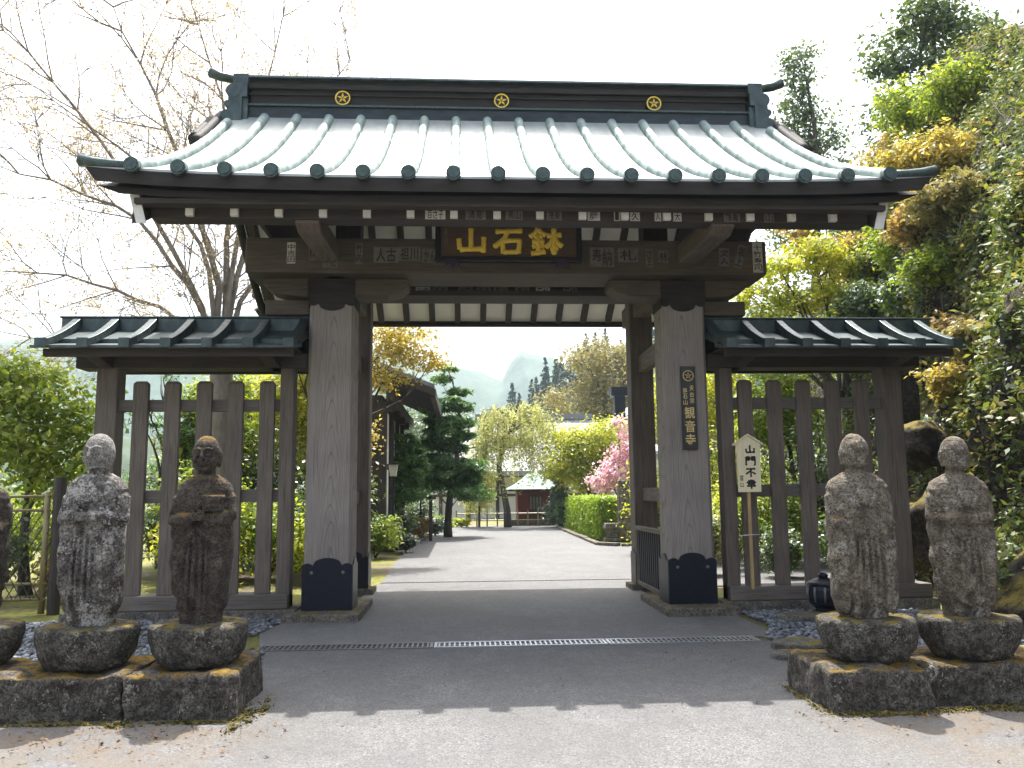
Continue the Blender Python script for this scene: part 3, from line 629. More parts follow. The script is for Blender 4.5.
# corner rolls running out to the verge tips, and verge rolls down the gable edge
for sx in (-1, 1):
    mb = MB(); x0 = sx*4.36
    mb.tube([(x0, -2.38, 5.35), (sx*4.6, -2.38, 5.36), (sx*4.8, -2.38, 5.375), (sx*4.96, -2.38, 5.40)], [.05, .05, .058, .07], 14)
    mb.build('corner_roll', M['capcopper'], roof, smooth=True)
    for (dx, dz, rr, ta) in ((4.56, .02, .07, .66), (4.70, -.05, .075, .76)):
        mb = MB(); pts = []
        for j in range(8):
            tt = ta+(1-ta)*j/7; y, z = slope(tt, True); pts.append((sx*dx, y, z+dz))
        for j in range(13):
            tt = 1-j/12; y, z = slope(tt, False); pts.append((sx*dx, y, z+dz))
        mb.tube(pts, rr, 12); mb.build('verge_roll', M['fascia'], roof, smooth=True)

# ridge
rd = MB()
rd.box(-4.10, 4.10, 1.47, 1.93, 7.935, 8.20)
rd.box(-4.12, 4.12, 1.43, 1.97, 8.10, 8.125)
rd.box(-4.14, 4.14, 1.41, 1.99, 8.20, 8.28)
rd.box(-4.10, 4.10, 1.45, 1.95, 8.28, 8.36)
ridge = rd.build('ridge', M['fascia'], gate, bevel=.008)
rd = MB(); rd.box(-4.12, 4.12, 1.44, 1.96, 7.62, 7.90); rd.build('ridge_base', M['copperdark'], ridge, bevel=.008)
rd = MB(); rd.box(-4.14, 4.14, 1.40, 2.00, 7.90, 7.935); rd.build('ridge_moulding', M['capcopper'], ridge, bevel=.006)
cap = MB(); cap.prism([(1.36, 8.36), (2.04, 8.36), (2.02, 8.41), (1.78, 8.49), (1.62, 8.49), (1.38, 8.41)], -4.25, 4.25, 'yz'); cap.build('ridge_cap', M['wingcopper'], ridge, bevel=.01)
for sx in (-1, 1):
    oe = MB()
    oe.prism([(sx*4.12, 7.55), (sx*4.50, 7.55), (sx*4.47, 7.75), (sx*4.40, 8.0), (sx*4.36, 8.2), (sx*4.36, 8.42), (sx*4.12, 8.42)], 1.36, 2.04, 'xz')
    for z, rr, xo in ((7.66, .125, 4.42), (7.88, .06, 4.42), (8.10, .12, 4.34)):
        oe.tube([(sx*xo, 1.30, z), (sx*xo, 2.10, z)], rr, 16)
        oe.box(min(sx*(xo-.22), sx*xo), max(sx*(xo-.22), sx*xo), 1.305, 2.095, z-.10, z+.125)
    oe.build('ridge_end', M['wingcopper'], ridge, bevel=.006)
    tp = MB(); tp.tube([(sx*4.0, 1.7, 8.46), (sx*4.45, 1.7, 8.49), (sx*4.66, 1.7, 8.53), (sx*4.82, 1.7, 8.60)], [.09, .09, .095, .11], 14, True, (Vector((0, 0, 1)), .75)); tp.build('ridge_tip', M['wingcopper'], ridge, smooth=True)
def crest(mb, x, y, z, r):
    """gilt crest: a ring round a five petalled star flower"""
    n = 40
    A = [(x+r*math.cos(6.2832*k/n), y, z+r*math.sin(6.2832*k/n)) for k in range(n)]; B = [(x+r*.86*math.cos(6.2832*k/n), y, z+r*.86*math.sin(6.2832*k/n)) for k in range(n)]
    A2 = [(a, y-.02*r/.12, c) for a, b, c in A]; B2 = [(a, y-.02*r/.12, c) for a, b, c in B]
    mb.add(A+B+A2+B2, [[2*n+k, 2*n+(k+1) % n, 3*n+(k+1) % n, 3*n+k] for k in range(n)]+[[k, (k+1) % n, 2*n+(k+1) % n, 2*n+k] for k in range(n)]+[[n+k, n+(k+1) % n, 3*n+(k+1) % n, 3*n+k] for k in range(n)])
    for k in range(5):
        an = math.pi/2+6.2832*k/5; c, s = math.cos(an), math.sin(an)
        def P(u, v, d): return (x+r*(u*c-v*s), y-d*r, z+r*(u*s+v*c))
        pet = [P(.05, 0, .1), P(.30, -.15, .1), P(.78, 0, .1), P(.30, .15, .1)]; mid = P(.34, 0, .24)
        mb.add(pet+[mid], [[0, 1, 4], [1, 2, 4], [2, 3, 4], [3, 0, 4]])
for x in (-2.61, -.02, 2.52):
    mb = MB(); crest(mb, x, 1.405, 8.045, .122); mb.build('crest', M['gold'], ridge, fix=False)
    mb = MB(); mb.tube([(x, 1.472, 8.045), (x, 1.412, 8.045)], .13, 32); mb.build('crest_backing', M['blacklac'], ridge)

# pillars
def scallop(x0, x1, zb, zt, up=True):
    """outline of an iron shoe: straight sides, a cusped and domed free edge"""
    xm = (x0+x1)/2; h = (x1-x0)/2; pts = []
    for k in range(25):
        u = -1+2*k/24; a = abs(u)
        d = .115*math.sqrt(max(0, 1-(a/.62)**2)) if a < .58 else (.045*math.sin(math.pi*min(1, (a-.58)/.42*.78+.1)))
        pts.append((xm+u*h, d))
    if up: return [(x0, zb)]+[(x1, zb)]+[(x, zt-.12+d) for x, d in pts[::-1]]
    return [(x1, zt), (x0, zt)]+[(x, zb+.12-d) for x, d in pts]
for sx in (-1, 1):
    cx = sx*2.5; w = .325
    mb = MB(); ch = .045; q = [(cx-w+ch, 0), (cx+w-ch, 0), (cx+w, ch), (cx+w, .52-ch), (cx+w-ch, .52), (cx-w+ch, .52), (cx-w, .52-ch), (cx-w, ch)]
    v0 = [(a, b, .10) for a, b in q]; v1 = [(cx+(a-cx)*.97, b, 4.66) for a, b in q]
    mb.add(v0+v1, [list(range(8))[::-1], list(range(8, 16))]+[[i, (i+1) % 8, 8+(i+1) % 8, 8+i] for i in range(8)])
    p = mb.build('pillar', M['pillar'], gate)
    sh = MB(); sh.prism(scallop(cx-w-.008, cx+w+.008, .101, .80), -.014, .012, 'xz'); sh.prism(scallop(.0, .53, .101, .78), cx-w-.016, cx-w+.004, 'yz'); sh.prism(scallop(.0, .53, .101, .78), cx+w-.004, cx+w+.016, 'yz')
    sho = sh.build('iron_shoe', M['iron'], p)
    st = MB(); 
    for dx in (-.21, .21): st.tube([(cx+dx, -.03, .60), (cx+dx, -.012, .60)], [.012, .026], 10)
    st.build('stud', M['steeldull'], sho)
    cpv = MB(); wt = w*.97+.008; cpv.prism(scallop(cx-wt, cx+wt, 4.20, 4.655, False), -.016, .012, 'xz'); cpv.box(cx-wt, cx-wt+.012, .012, .52, 4.26, 4.655); cpv.box(cx+wt-.012, cx+wt, .012, .52, 4.26, 4.655)
    cpo = cpv.build('iron_cap', M['fascia'], p)
    pl = MB(); pl.box(sx*2.02, sx*3.02, -.42, 1.25, -.05, .10) if sx > 0 else pl.box(-3.02, -2.02, -.42, 1.25, -.05, .10)
    pl.build('plinth', M['plinth'], gate, bevel=.015)
    rc = sx*2.45
    rb = MB(); rb.box(rc-.2, rc+.2, 2.6, 3.0, .1, 5.0); rpost = rb.build('rear_post', M['postZ'], gate, bevel=.025)
    rs = MB(); rs.prism(scallop(rc-.208, rc+.208, .1, .70), 2.588, 2.61, 'xz'); rs.prism(scallop(2.59, 3.01, .1, .7), rc-.212, rc-.19, 'yz'); rs.prism(scallop(2.59, 3.01, .1, .7), rc+.19, rc+.212, 'yz'); rs.build('iron_shoe', M['iron'], rpost)
    rs = MB(); rs.box(rc-.3, rc+.3, 2.5, 3.1, -.05, .098); rs.build('plinth', M['plinth'], gate, bevel=.015)
    for z0, z1, wd in ((3.68, 3.98, .07), (1.48, 1.70, .065)):
        tb = MB(); tb.box(rc-wd, rc+wd, .5, 2.62, z0, z1); tb.box(rc-wd, rc+wd, 2.98, 3.2, z0, z1); tb.build('tie_beam', M['beamY'], gate, bevel=.012)
    # upper side beam from pillar head to rear post
    ub = MB(); ub.box(rc-.14, rc+.14, -.2, 3.6, 4.66, 5.0); ub.build('side_beam', M['beamY'], gate, bevel=.015)
    # boat shaped bracket arms each side of the pillar head
    for dd in (-1, 1):
        x0 = cx+dd*(w*.97+.01); L = .74 if dd*sx < 0 else .62
        pr = [(x0, 4.655), (x0+dd*L, 4.655), (x0+dd*L, 4.56), (x0+dd*(L-.10), 4.48), (x0+dd*(L-.3), 4.415), (x0, 4.39)]
        ar = MB(); ar.prism(pr, -.06, .40, 'xz'); ar.build('bracket_arm', M['beamX'], gate, bevel=.014)
    lb = MB(); lb.box(cx-.95 if sx < 0 else cx+.34, cx-.34 if sx < 0 else cx+.95, .1, .38, 4.17, 4.38); lb.build('lower_arm', M['beamX'], gate, bevel=.012)
    # cantilever bracket from the lintel out to the eave purlin, with a carved nose
    cb = MB(); cb.prism([(-1.70, 5.0), (-1.97, 4.866), (-1.97, 4.83), (-1.80, 4.76), (-.36, 4.82), (1.0, 4.80), (1.0, 5.16)], cx-.14, cx+.14, 'yz')
    cb.build('cantilever_bracket', M['beamY'], gate, bevel=.012)
# main lintel
li = MB(); li.box(-3.63, 3.63, -.36, .42, 4.66, 5.15); lintel = li.build('lintel', M['beamX'], gate, bevel=.02)
li = MB(); li.box(-3.0, 3.0, .8, 1.1, 4.62, 4.7); li.build('upper_beam', M['darkX'], gate, bevel=.01)
li = MB(); li.box(-3.2, 3.2, 2.66, 2.98, 4.99, 5.28); rear_l = li.build('rear_lintel', M['darkX'], gate, bevel=.012)
li = MB(); li.box(-3.2, 3.2, 2.60, 2.66, 5.27, 5.33)
for k in range(6): li.box(-1.9+.76*k-.09, -1.9+.76*k+.09, 2.5, 2.64, 5.255, 5.345)
li.build('rear_beam', M['darkX'], gate, bevel=.008)
# low black railing leaf between the right pillar and the rear post
rl = thing('low_gate_leaf', 'low barred black gate leaf folded against the right rear post', 'gate leaf', (2.28, 1.5, 0))
fr = MB(); fr.box(2.24, 2.32, .56, 2.58, 1.0, 1.07); fr.box(2.25, 2.31, .56, 2.58, .1, .17); fr.box(2.25, 2.31, .56, .63, .17, 1.0); fr.box(2.25, 2.31, 2.51, 2.58, .17, 1.0); fr.build('frame', M['beamY'], rl, bevel=.008)
bs = MB()
for k in range(13): y = .72+k*.142; bs.box(2.262, 2.298, y-.022, y+.022, .17, 1.0)
bs.build('bars', M['iron'], rl)

# votive name slips pasted on the beams
def slip(parent, text, xc, zc, w, h, y, bright=True, vertical=True, rot=0.0):
    mb = MB(); n = max(1, len(text)); mb.box(-w/2, w/2, y-.0025, y, -h/2, h/2); mb.cur = 1; iw = w*.84; ih = h*.88
    if vertical: put_column(mb, text, 0, iw, ih/2, -ih/2, y-.0045, .1)
    else:
        for i, ch in enumerate(text): put_char(mb, ch, -iw/2+i*iw/n+.006, -iw/2+(i+1)*iw/n-.006, -ih/2, ih/2, y-.0045)
    c, s = math.cos(rot), math.sin(rot)
    mb.v = [(xc+a*c-b*s, yy, zc+a*s+b*c) for a, yy, b in mb.v]
    mb.build('paper_slip', [M['paper'] if bright else M['paperdim'], M['ink']], parent, fix=False)
yl = -.3605
for tx, x, z, w, h, br, ve, ro in (('中吉田', -3.01, 4.93, .115, .30, 1, 1, 0), ('榊', -2.72, 4.93, .1, .2, 0, 1, .1), ('千社', -2.48, 4.80, .2, .14, 0, 0, 0), ('竹内', -2.09, 4.93, .10, .3, 0, 1, 0),
     ('人古', -1.72, 4.91, .34, .22, 0, 0, 0), ('祖川', -1.40, 4.93, .30, .2, 0, 0, 0), ('かん', -1.12, 4.90, .2, .2, 0, 0, 0),
     ('奉納', 1.28, 4.90, .34, .28, 0, 0, 0), ('札', 1.65, 4.93, .28, .2, 0, 1, 0), ('さ五', 1.95, 4.89, .1, .26, 0, 1, 0), ('林', 2.15, 4.91, .14, .18, 0, 1, 0), ('文人', 3.02, 4.91, .15, .26, 0, 1, 0), ('堀上', 3.25, 4.92, .12, .34, 0, 1, -.3), ('十竹寿司', 3.50, 4.91, .14, .44, 1, 1, 0)):
    slip(lintel, tx, x, z, w, h, yl, br, ve, ro)
yp = -2.0005
for tx, x, w, br, ve in (('百さ子', -.99, .24, 1, 0), ('清彫', -.51, .24, 0, 0), ('馬山', -.05, .2, 0, 0), ('茂斎', .43, .18, 0, 0), ('藤', .91, .15, 1, 0), ('一', 1.19, .07, 1, 0), ('久', 1.41, .12, 1, 0), ('人', 1.69, .08, 1, 0), ('大', 1.93, .1, 1, 0), ('鶴亀', 2.60, .2, 0, 0), ('山', 3.06, .12, 0, 0)):
    slip(purlin, tx, x, 4.935, w, .115, yp, br, ve)
yr = 2.6555
for k, (tx, x, br) in enumerate((('音', -1.95, 0), ('鈴木', -1.68, 0), ('川橋', -1.36, 1), ('坂東', -1.06, 0), ('中田', -.62, 0), ('中沖', -.30, 0), ('長谷', .0, 0), ('青木', .38, 0), ('石松', .74, 1), ('三好', 1.22, 0))):
    slip(rear_l, tx, x, 5.12, .25, .19, yr, br, False)

# ---- the signs
pq = thing('name_plaque', 'dark framed wooden plaque with three raised gold characters above the gateway', 'plaque', (-.03, -.46, 4.82))
TILT = Matrix.Rotation(R_(9), 4, 'X')
pqz = 4.80
b_ = MB(); b_.box(-.97, .91, -.47, -.42, pqz+.05, pqz+.50); b_.build('board', M['plaquewood'], pq)
b_ = MB(); b_.box(-1.04, -.965, -.51, -.41, pqz-.01, pqz+.56); b_.box(.905, .98, -.51, -.41, pqz-.01, pqz+.56); b_.box(-.965, .905, -.508, -.412, pqz-.01, pqz+.06); b_.box(-.965, .905, -.508, -.412, pqz+.50, pqz+.56); b_.build('frame', M['blacklac'], pq, bevel=.012)
b_ = MB()
for ch, x0 in (('山', -.76), ('石', -.245), ('鉢', .275)): strokes3d(b_, ch, x0-.015, pqz+.085, .455, .39, -.475, .037, .55)
b_.build('lettering', M['gold'], pq, smooth=True, fix=False)
for x in (-.80, .70):
    b_ = MB(); b_.prism([(x-.11, pqz-.13), (x-.04, pqz-.05), (x, pqz-.10), (x+.04, pqz-.05), (x+.11, pqz-.13), (x+.08, pqz-.02), (x, pqz+.04), (x-.08, pqz-.02)], -.54, -.50, 'xz'); b_.build('hanger_bracket', plain('purple_black_iron', (.03, .018, .05), (.015, .01, .03), 9, .5), pq)
b_ = MB(); put_column(b_, '天明', -.895, .05, pqz+.46, pqz+.22, -.4735); b_.build('small_lettering', M['paperdim'], pq, fix=False)

bp = thing('temple_name_board', 'narrow black board with gold crest and characters hung on the right pillar', 'sign', (2.525, -.02, 2.81))
b_ = MB(); b_.box(2.42, 2.63, -.045, -.018, 2.22, 3.40); b_.build('board', M['blacklac'], bp, bevel=.006)
b_ = MB(); crest(b_, 2.525, -.047, 3.265, .078); b_.build('crest', M['goldpaint'], bp, fix=False)
b_ = MB(); put_column(b_, '観音寺', 2.53, .145, 2.835, 2.26, -.0475, .12); put_column(b_, '鉢石山', 2.475, .062, 3.10, 2.845, -.0475, .12); put_column(b_, '天台宗', 2.57, .062, 3.13, 2.865, -.0475, .12); b_.build('lettering', M['goldpaint'], bp, fix=False)

ws = thing('notice_board', 'pale house shaped wooden notice on a stake with black brush characters', 'sign', (3.31, -.12, .33))
b_ = MB(); b_.prism([(3.155, 1.62), (3.475, 1.62), (3.485, 2.29), (3.315, 2.40), (3.145, 2.29)], -.135, -.11, 'xz'); b_.build('board', M['freshwood'], ws)
b_ = MB()
for s in (-1, 1): b_.hexa([(3.315, -.155, 2.405), (3.315+s*.215, -.155, 2.265), (3.315+s*.215, -.095, 2.265), (3.315, -.095, 2.405), (3.315, -.155, 2.43), (3.315+s*.215, -.155, 2.29), (3.315+s*.215, -.095, 2.29), (3.315, -.095, 2.43)])
b_.build('roof_strips', M['freshwood'], ws)
b_ = MB(); b_.box(3.287, 3.327, -.108, -.075, .30, 1.75); b_.build('stake', M['stake'], ws)
b_ = MB()
for k, ch in enumerate('山門不幸'): strokes3d(b_, ch, 3.262, 2.145-k*.16, .155, .128, -.1365, .0125, .12)
put_column(b_, '當山', 3.205, .05, 1.86, 1.68, -.1365); b_.build('lettering', M['ink'], ws, fix=False)
b_ = MB(); b_.tube([(3.16, -.06, 1.02), (3.25, -.11, 1.03), (3.36, -.115, 1.035), (3.45, -.06, 1.03)], .006, 6); b_.build('tie_wire', M['whitepaint'], ws)

# ================================================================ picket fences with little copper roofs
def wing(sx, label):
    t = thing('roofed_picket_fence', label, 'fence', (sx*4.4, .25, 0))
    def X(a, b): return (min(sx*a, sx*b), max(sx*a, sx*b))
    mb = MB(); mb.box(*X(5.42, 5.71), .08, .38, .12, 3.42); mb.build('post', M['postZ'], t, bevel=.02)
    mb = MB(); mb.box(*X(3.02, 3.21), .1, .34, .12, 3.42); mb.build('post', M['postZ'], t, bevel=.015)
    mb = MB(); mb.box(*X(2.84, 5.98), .04, .42, 3.40, 3.60); mb.build('head_beam', M['darkX'], t, bevel=.015)
    mb = MB(); mb.box(*X(3.02, 5.9), -.02, .34, .13, .325); mb.build('sill', M['picketX'], t, bevel=.015)
    mb = MB(); mb.box(*X(2.9, 5.95), -.1, .45, -.05, .128); mb.build('sill_stone', M['edge'], t, bevel=.015)
    for z0, z1 in ((2.81, 2.975), (1.55, 1.725)):
        mb = MB(); mb.box(*X(3.20, 5.43), .17, .26, z0, z1); mb.build('rail', M['picketX'], t, bevel=.008)
    for k in range(5):
        x = sx*(3.385+.43*k); mb = MB(); w = .102
        mb.hexa([(x-w, .08, .325), (x+w, .08, .325), (x+w, .168, .325), (x-w, .168, .325), (x-w, .08, 3.19), (x+w, .08, 3.19), (x+w, .168, 3.19), (x-w, .168, 3.19)])
        mb.hexa([(x-w, .08, 3.19), (x+w, .08, 3.19), (x+w, .168, 3.19), (x-w, .168, 3.19), (x-w+.035, .1, 3.225), (x+w-.035, .1, 3.225), (x+w-.035, .15, 3.225), (x-w+.035, .15, 3.225)])
        mb.build('picket', M['picketZ'], t, bevel=.008)
    # roof: two stepped copper courses each side of a plain ridge
    rf = MB()
    for s in (-1, 1):
        Y = lambda d: .25+s*d
        rf.hexa([(sx*2.86, Y(.06), 3.84), (sx*6.16, Y(.06), 3.84), (sx*6.18, Y(.62), 3.66), (sx*2.86, Y(.62), 3.66), (sx*2.86, Y(.06), 3.96), (sx*6.16, Y(.06), 3.96), (sx*6.18, Y(.62), 3.735), (sx*2.86, Y(.62), 3.735)])
        rf.hexa([(sx*2.86, Y(.5), 3.64), (sx*6.19, Y(.5), 3.64), (sx*6.21, Y(1.0), 3.545), (sx*2.86, Y(1.0), 3.545), (sx*2.86, Y(.5), 3.70), (sx*6.19, Y(.5), 3.70), (sx*6.21, Y(1.0), 3.585), (sx*2.86, Y(1.0), 3.585)])
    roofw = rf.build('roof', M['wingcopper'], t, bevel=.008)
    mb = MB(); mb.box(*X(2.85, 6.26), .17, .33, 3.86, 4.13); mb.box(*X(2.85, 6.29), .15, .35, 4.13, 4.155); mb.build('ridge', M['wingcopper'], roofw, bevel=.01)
    mb = MB(); mb.box(*X(2.9, 6.1), -.62, -.54, 3.46, 3.56); mb.box(*X(2.9, 6.1), 1.04, 1.12, 3.46, 3.56); mb.box(*X(2.9, 6.1), -.54, 1.04, 3.59, 3.61); mb.build('eave_board', M['darkX'], roofw)
    for k in range(8):
        if k == 7: break
        x = sx*(2.92+.52*k)
        for s in (-1, 1):
            mb = MB(); rows = []
            for j in range(9):
                u = j/8; d = .09+.97*u; z = 4.125-.64*u+.17*u*u; rows.append((.25+s*d, z))
            for (y0, z0), (y1, z1) in zip(rows[:-1], rows[1:]):
                mb.hexa([(x-.062, y0, z0-.10), (x+.062, y0, z0-.10), (x+.062, y1, z1-.10), (x-.062, y1, z1-.10), (x-.05, y0, z0), (x+.05, y0, z0), (x+.05, y1, z1), (x-.05, y1, z1)])
            y, z = rows[-1]; mb.box(x-.07, x+.07, min(y, y+s*.03), max(y, y+s*.03), z-.115, z+.012)
            mb.build('roof_rib', M['wingcopper'], roofw, bevel=.006)
    for x in (3.3, 5.56):
        mb = MB(); mb.prism([(-.55, 3.56), (1.05, 3.56), (1.05, 3.50), (.5, 3.40), (0, 3.40), (-.55, 3.50)], min(sx*(x-.09), sx*(x+.09)), max(sx*(x-.09), sx*(x+.09)), 'yz'); mb.build('bracket', M['darkY'], t, bevel=.01)
wing(-1, 'roofed picket fence left of the gate, behind the two left statues')
wing(1, 'roofed picket fence right of the gate, with the pale notice before it')

# black openwork iron lantern on the flat slab
il = thing('iron_lantern', 'squat black openwork iron lantern on a low slab before the right fence', 'lantern', (3.97, -.85, .1))
mb = MB(); X0, Y0 = 3.97, -.85
mb.lathe([(.13, .10), (.15, .12), (.12, .15), (.17, .19), (.195, .27), (.195, .37), (.17, .43), (.15, .44)], X0, Y0, 20); mb.build('body', M['iron'], il, smooth=False)
mb = MB(); mb.lathe([(.215, .44), (.20, .46), (.11, .50), (.06, .52), (.07, .55), (.03, .58)], X0, Y0, 20); mb.build('lid', M['iron'], il)
mb = MB()
for k in range(10):
    an = 6.2832*k/10; c, s = math.cos(an), math.sin(an)
    mb.tube([(X0+.197*c, Y0+.197*s, .22), (X0+.208*c, Y0+.208*s, .32), (X0+.197*c, Y0+.197*s, .41)], .016, 6)
mb.build('ribs', M['steeldull'], il, smooth=True)
# ================================================================ stone figures, bowls and blocks
def remeshed(mb, voxel, smooth_it=3):
    me = mb.mesh('carving', Vector((0, 0, 0))); ob = bpy.data.objects.new('carving', me); COL.objects.link(ob)
    m = ob.modifiers.new('r', 'REMESH'); m.mode = 'VOXEL'; m.voxel_size = voxel; m.use_smooth_shade = True
    s = ob.modifiers.new('s', 'SMOOTH'); s.iterations = smooth_it; s.factor = 0.5
    dg = bpy.context.evaluated_depsgraph_get(); out = bpy.data.meshes.new_from_object(ob.evaluated_get(dg))
    bpy.data.objects.remove(ob); bpy.data.meshes.remove(me); return out
def weather(me, amp, scale, seed, folds=None, calm=False):
    n = len(me.vertices); co = np.empty(n*3); me.vertices.foreach_get('co', co); co = co.reshape(-1, 3)
    no = np.empty(n*3); me.vertices.foreach_get('normal', no); no = no.reshape(-1, 3); off = Vector((seed*3.1, seed*1.7, 0))
    d = np.array([mnoise.fractal(Vector(p)*scale+off, 1.0, 2.0, 4)*amp*(.25 if calm and p[2] > 1.31 else 1) for p in co])
    if folds is not None: d += folds(co)
    co = co+no*d[:, None]; me.vertices.foreach_set('co', co.ravel()); me.update()
    me.polygons.foreach_set('use_smooth', [True]*len(me.polygons))

def figure(kind):
    """robed standing monk, carved from one stone; local coordinates, feet at z=0, facing -Y"""
    mb = MB()
    wide = {'clasped': 1.0, 'tablet': 0.92, 'plain': 1.0, 'draped': 0.98}[kind]
    prof = [(.0, .225, .17), (.10, .235, .178), (.125, .25, .19), (.15, .272, .205), (.30, .278, .21), (.55, .272, .20), (.80, .275, .195), (.98, .292, .19), (1.08, .31, .185), (1.16, .312, .175), (1.215, .275, .155), (1.26, .20, .13), (1.295, .12, .10)]
    n = 32; b = []
    for z, rx, ry in prof:
        b.append([(rx*wide*math.copysign(abs(math.cos(6.2832*k/n))**.85, math.cos(6.2832*k/n)), ry*math.copysign(abs(math.sin(6.2832*k/n))**.85, math.sin(6.2832*k/n)), z) for k in range(n)])
    vs = [p for r in b for p in r]; fs = [[i*n+k, i*n+(k+1) % n, (i+1)*n+(k+1) % n, (i+1)*n+k] for i in range(len(b)-1) for k in range(n)]
    fs += [list(range(n))[::-1], list(range((len(b)-1)*n, len(b)*n))]; mb.add(vs, fs)
    mb.tube([(0, .01, 1.22), (0, 0, 1.36)], [.095, .082], 14)                      # neck
    hz = 1.475
    mb.blob((0, 0, hz+.02), (.125, .145, .155), nu=20, nv=14)                        # skull
    mb.blob((0, -.03, hz-.055), (.108, .118, .12), nu=18, nv=12)                     # jaw and cheeks
    for s in (-1, 1):
        mb.blob((s*.125, .01, hz-.01), (.02, .035, .06)); mb.blob((s*.118, .005, hz-.075), (.018, .022, .04))
    if kind in ('clasped', 'tablet'):
        mb.tube([(0, -.140, hz+.042), (0, -.158, hz+.0), (0, -.172, hz-.036)], [.012, .017, .022], 10); mb.blob((0, -.158, hz-.042), (.027, .02, .012))
        for s in (-1, 1):
            mb.blob((s*.05, -.124, hz+.010), (.034, .016, .020), (0, 0, -s*.3)); mb.tube([(s*.02, -.143, hz-.004), (s*.05, -.1435, hz-.012), (s*.083, -.122, hz-.006)], [.007, .011, .007], 8)
            mb.tube([(s*.016, -.146, hz+.040), (s*.05, -.141, hz+.053), (s*.088, -.114, hz+.040)], [.007, .010, .007], 8)
            mb.blob((s*.058, -.100, hz-.055), (.045, .036, .042))
        mb.tube([(-.04, -.132, hz-.080), (0, -.147, hz-.084), (.04, -.132, hz-.080)], [.008, .014, .008], 8); mb.tube([(-.032, -.132, hz-.1), (0, -.145, hz-.103), (.032, -.132, hz-.1)], [.006, .010, .006], 8); mb.blob((0, -.126, hz-.135), (.038, .024, .02))
    else:
        mb.blob((0, -.12, hz-.01), (.05, .03, .075)); mb.blob((0, -.115, hz-.11), (.05, .03, .03))
    # shoulders and sleeves, one continuous surface after remeshing
    H = {'clasped': (.055, -.245, .93), 'tablet': (.05, -.235, .90), 'plain': (.17, -.20, .80), 'draped': (.06, -.215, .88)}[kind]
    for s in (-1, 1):
        hx = s*H[0]; el = (s*.295*wide, -.03, .90)
        if kind == 'plain': el = (s*.275, -.06, .88)
        if kind == 'tablet' and s > 0: el = (.27, -.06, .93); 
        mb.tube([(s*.10*wide, .0, 1.15), (s*.19*wide, .0, 1.135), (s*.272*wide, -.01, 1.06), el, ((el[0]+hx)/2+s*.03, -.175, (el[2]+H[2])/2-.005), (hx, H[1]+.03, H[2])], [.05, .085, .09, .078, .068, .055] if kind in ('clasped', 'tablet') else [.05, .08, .075, .06, .055, .05], 14)
        # hanging sleeve
        x0 = s*(.185 if kind != 'plain' else .225)
        bot = {'clasped': .22, 'tablet': .24, 'plain': .10, 'draped': .16}[kind]
        mb.tube([(s*.235*wide, -.02, 1.10), (s*.262*wide, -.035, .8), (s*.255*wide, -.04, .45), (s*.225*wide, -.03, bot)], [.07, .085, .085, .06], 14)
        mb.blob((x0*wide, -.13, (H[2]+bot)/2), (.10, .085, (H[2]-bot)/2+.06)); mb.blob((x0*1.18*wide, -.06, (H[2]+bot)/2-.05), (.075, .12, (H[2]-bot)/2+.02))
    if kind in ('clasped', 'tablet'):
        for s in (-1, 1):
            mb.blob((s*.04, -.255, .935), (.05, .04, .036), (0, 0, s*.5))
            for q in range(4): mb.tube([(s*.05, -.285, .955-.017*q), (s*.01, -.300, .958-.017*q), (-s*.035, -.290, .952-.017*q)], [.0095, .0105, .008], 8)
            mb.tube([(s*.05, -.27, .965), (s*.03, -.29, .985), (s*.008, -.292, .99)], [.012, .012, .009], 8)
    if kind == 'tablet':
        mb.box(.045, .235, -.27, -.14, .98, 1.095); mb.box(.035, .245, -.28, -.13, 1.085, 1.115)
    if kind == 'plain':
        mb.tube([(-.14, -.205, .02), (-.15, -.215, .5), (-.155, -.20, .93)], [.03, .032, .03], 10); mb.blob((.2, -.17, .84), (.075, .07, .06)); mb.tube([(.17, -.19, .10), (.185, -.205, .5), (.18, -.19, .92)], [.034, .038, .034], 10)
        mb.tube([(-.02, -.20, .14), (-.03, -.232, .5), (-.02, -.215, .95)], [.02, .022, .01], 8)
        for s in (-1, 1): mb.blob((s*.17, -.2, .82), (.045, .035, .04))
    if kind == 'draped':
        mb.box(-.08, .12, -.25, -.16, .845, .875); mb.blob((-.03, -.235, .90), (.05, .04, .035)); mb.blob((.06, -.235, .90), (.05, .04, .035))
        for k in range(6):
            z = 1.06-.145*k; mb.tube([(-.275, -.05, z+.03), (-.23, -.15, z-.05), (-.12, -.212, z-.17), (-.0, -.222, z-.24)], [.018, .026, .026, .012], 8)
        mb.tube([(-.24, -.13, .22), (-.15, -.2, .17), (-.02, -.235, .28), (.06, -.235, .5)], [.02, .024, .022, .01], 8)
    # crossed collar and belt lines
    for s in (-1, 1):
        mb.tube([(s*.105, .05, 1.275), (s*.10, -.055, 1.26), (s*.075, -.135, 1.18), (s*.02, -.195, 1.04), (-s*.01, -.21, .99)], [.026, .032, .034, .032, .02], 10)
        mb.tube([(s*.155, .04, 1.25), (s*.15, -.06, 1.225), (s*.125, -.145, 1.13), (s*.06, -.20, .98)], [.02, .024, .026, .018], 8)
    for x, l in ((-.09, .6), (-.03, .68), (.035, .7), (.095, .6)):
        mb.tube([(x, -.205, .15), (x*1.05, -.222, .45), (x*.9, -.205, .16+l)], [.019, .021, .009], 8)
    return mb
FIG = {}
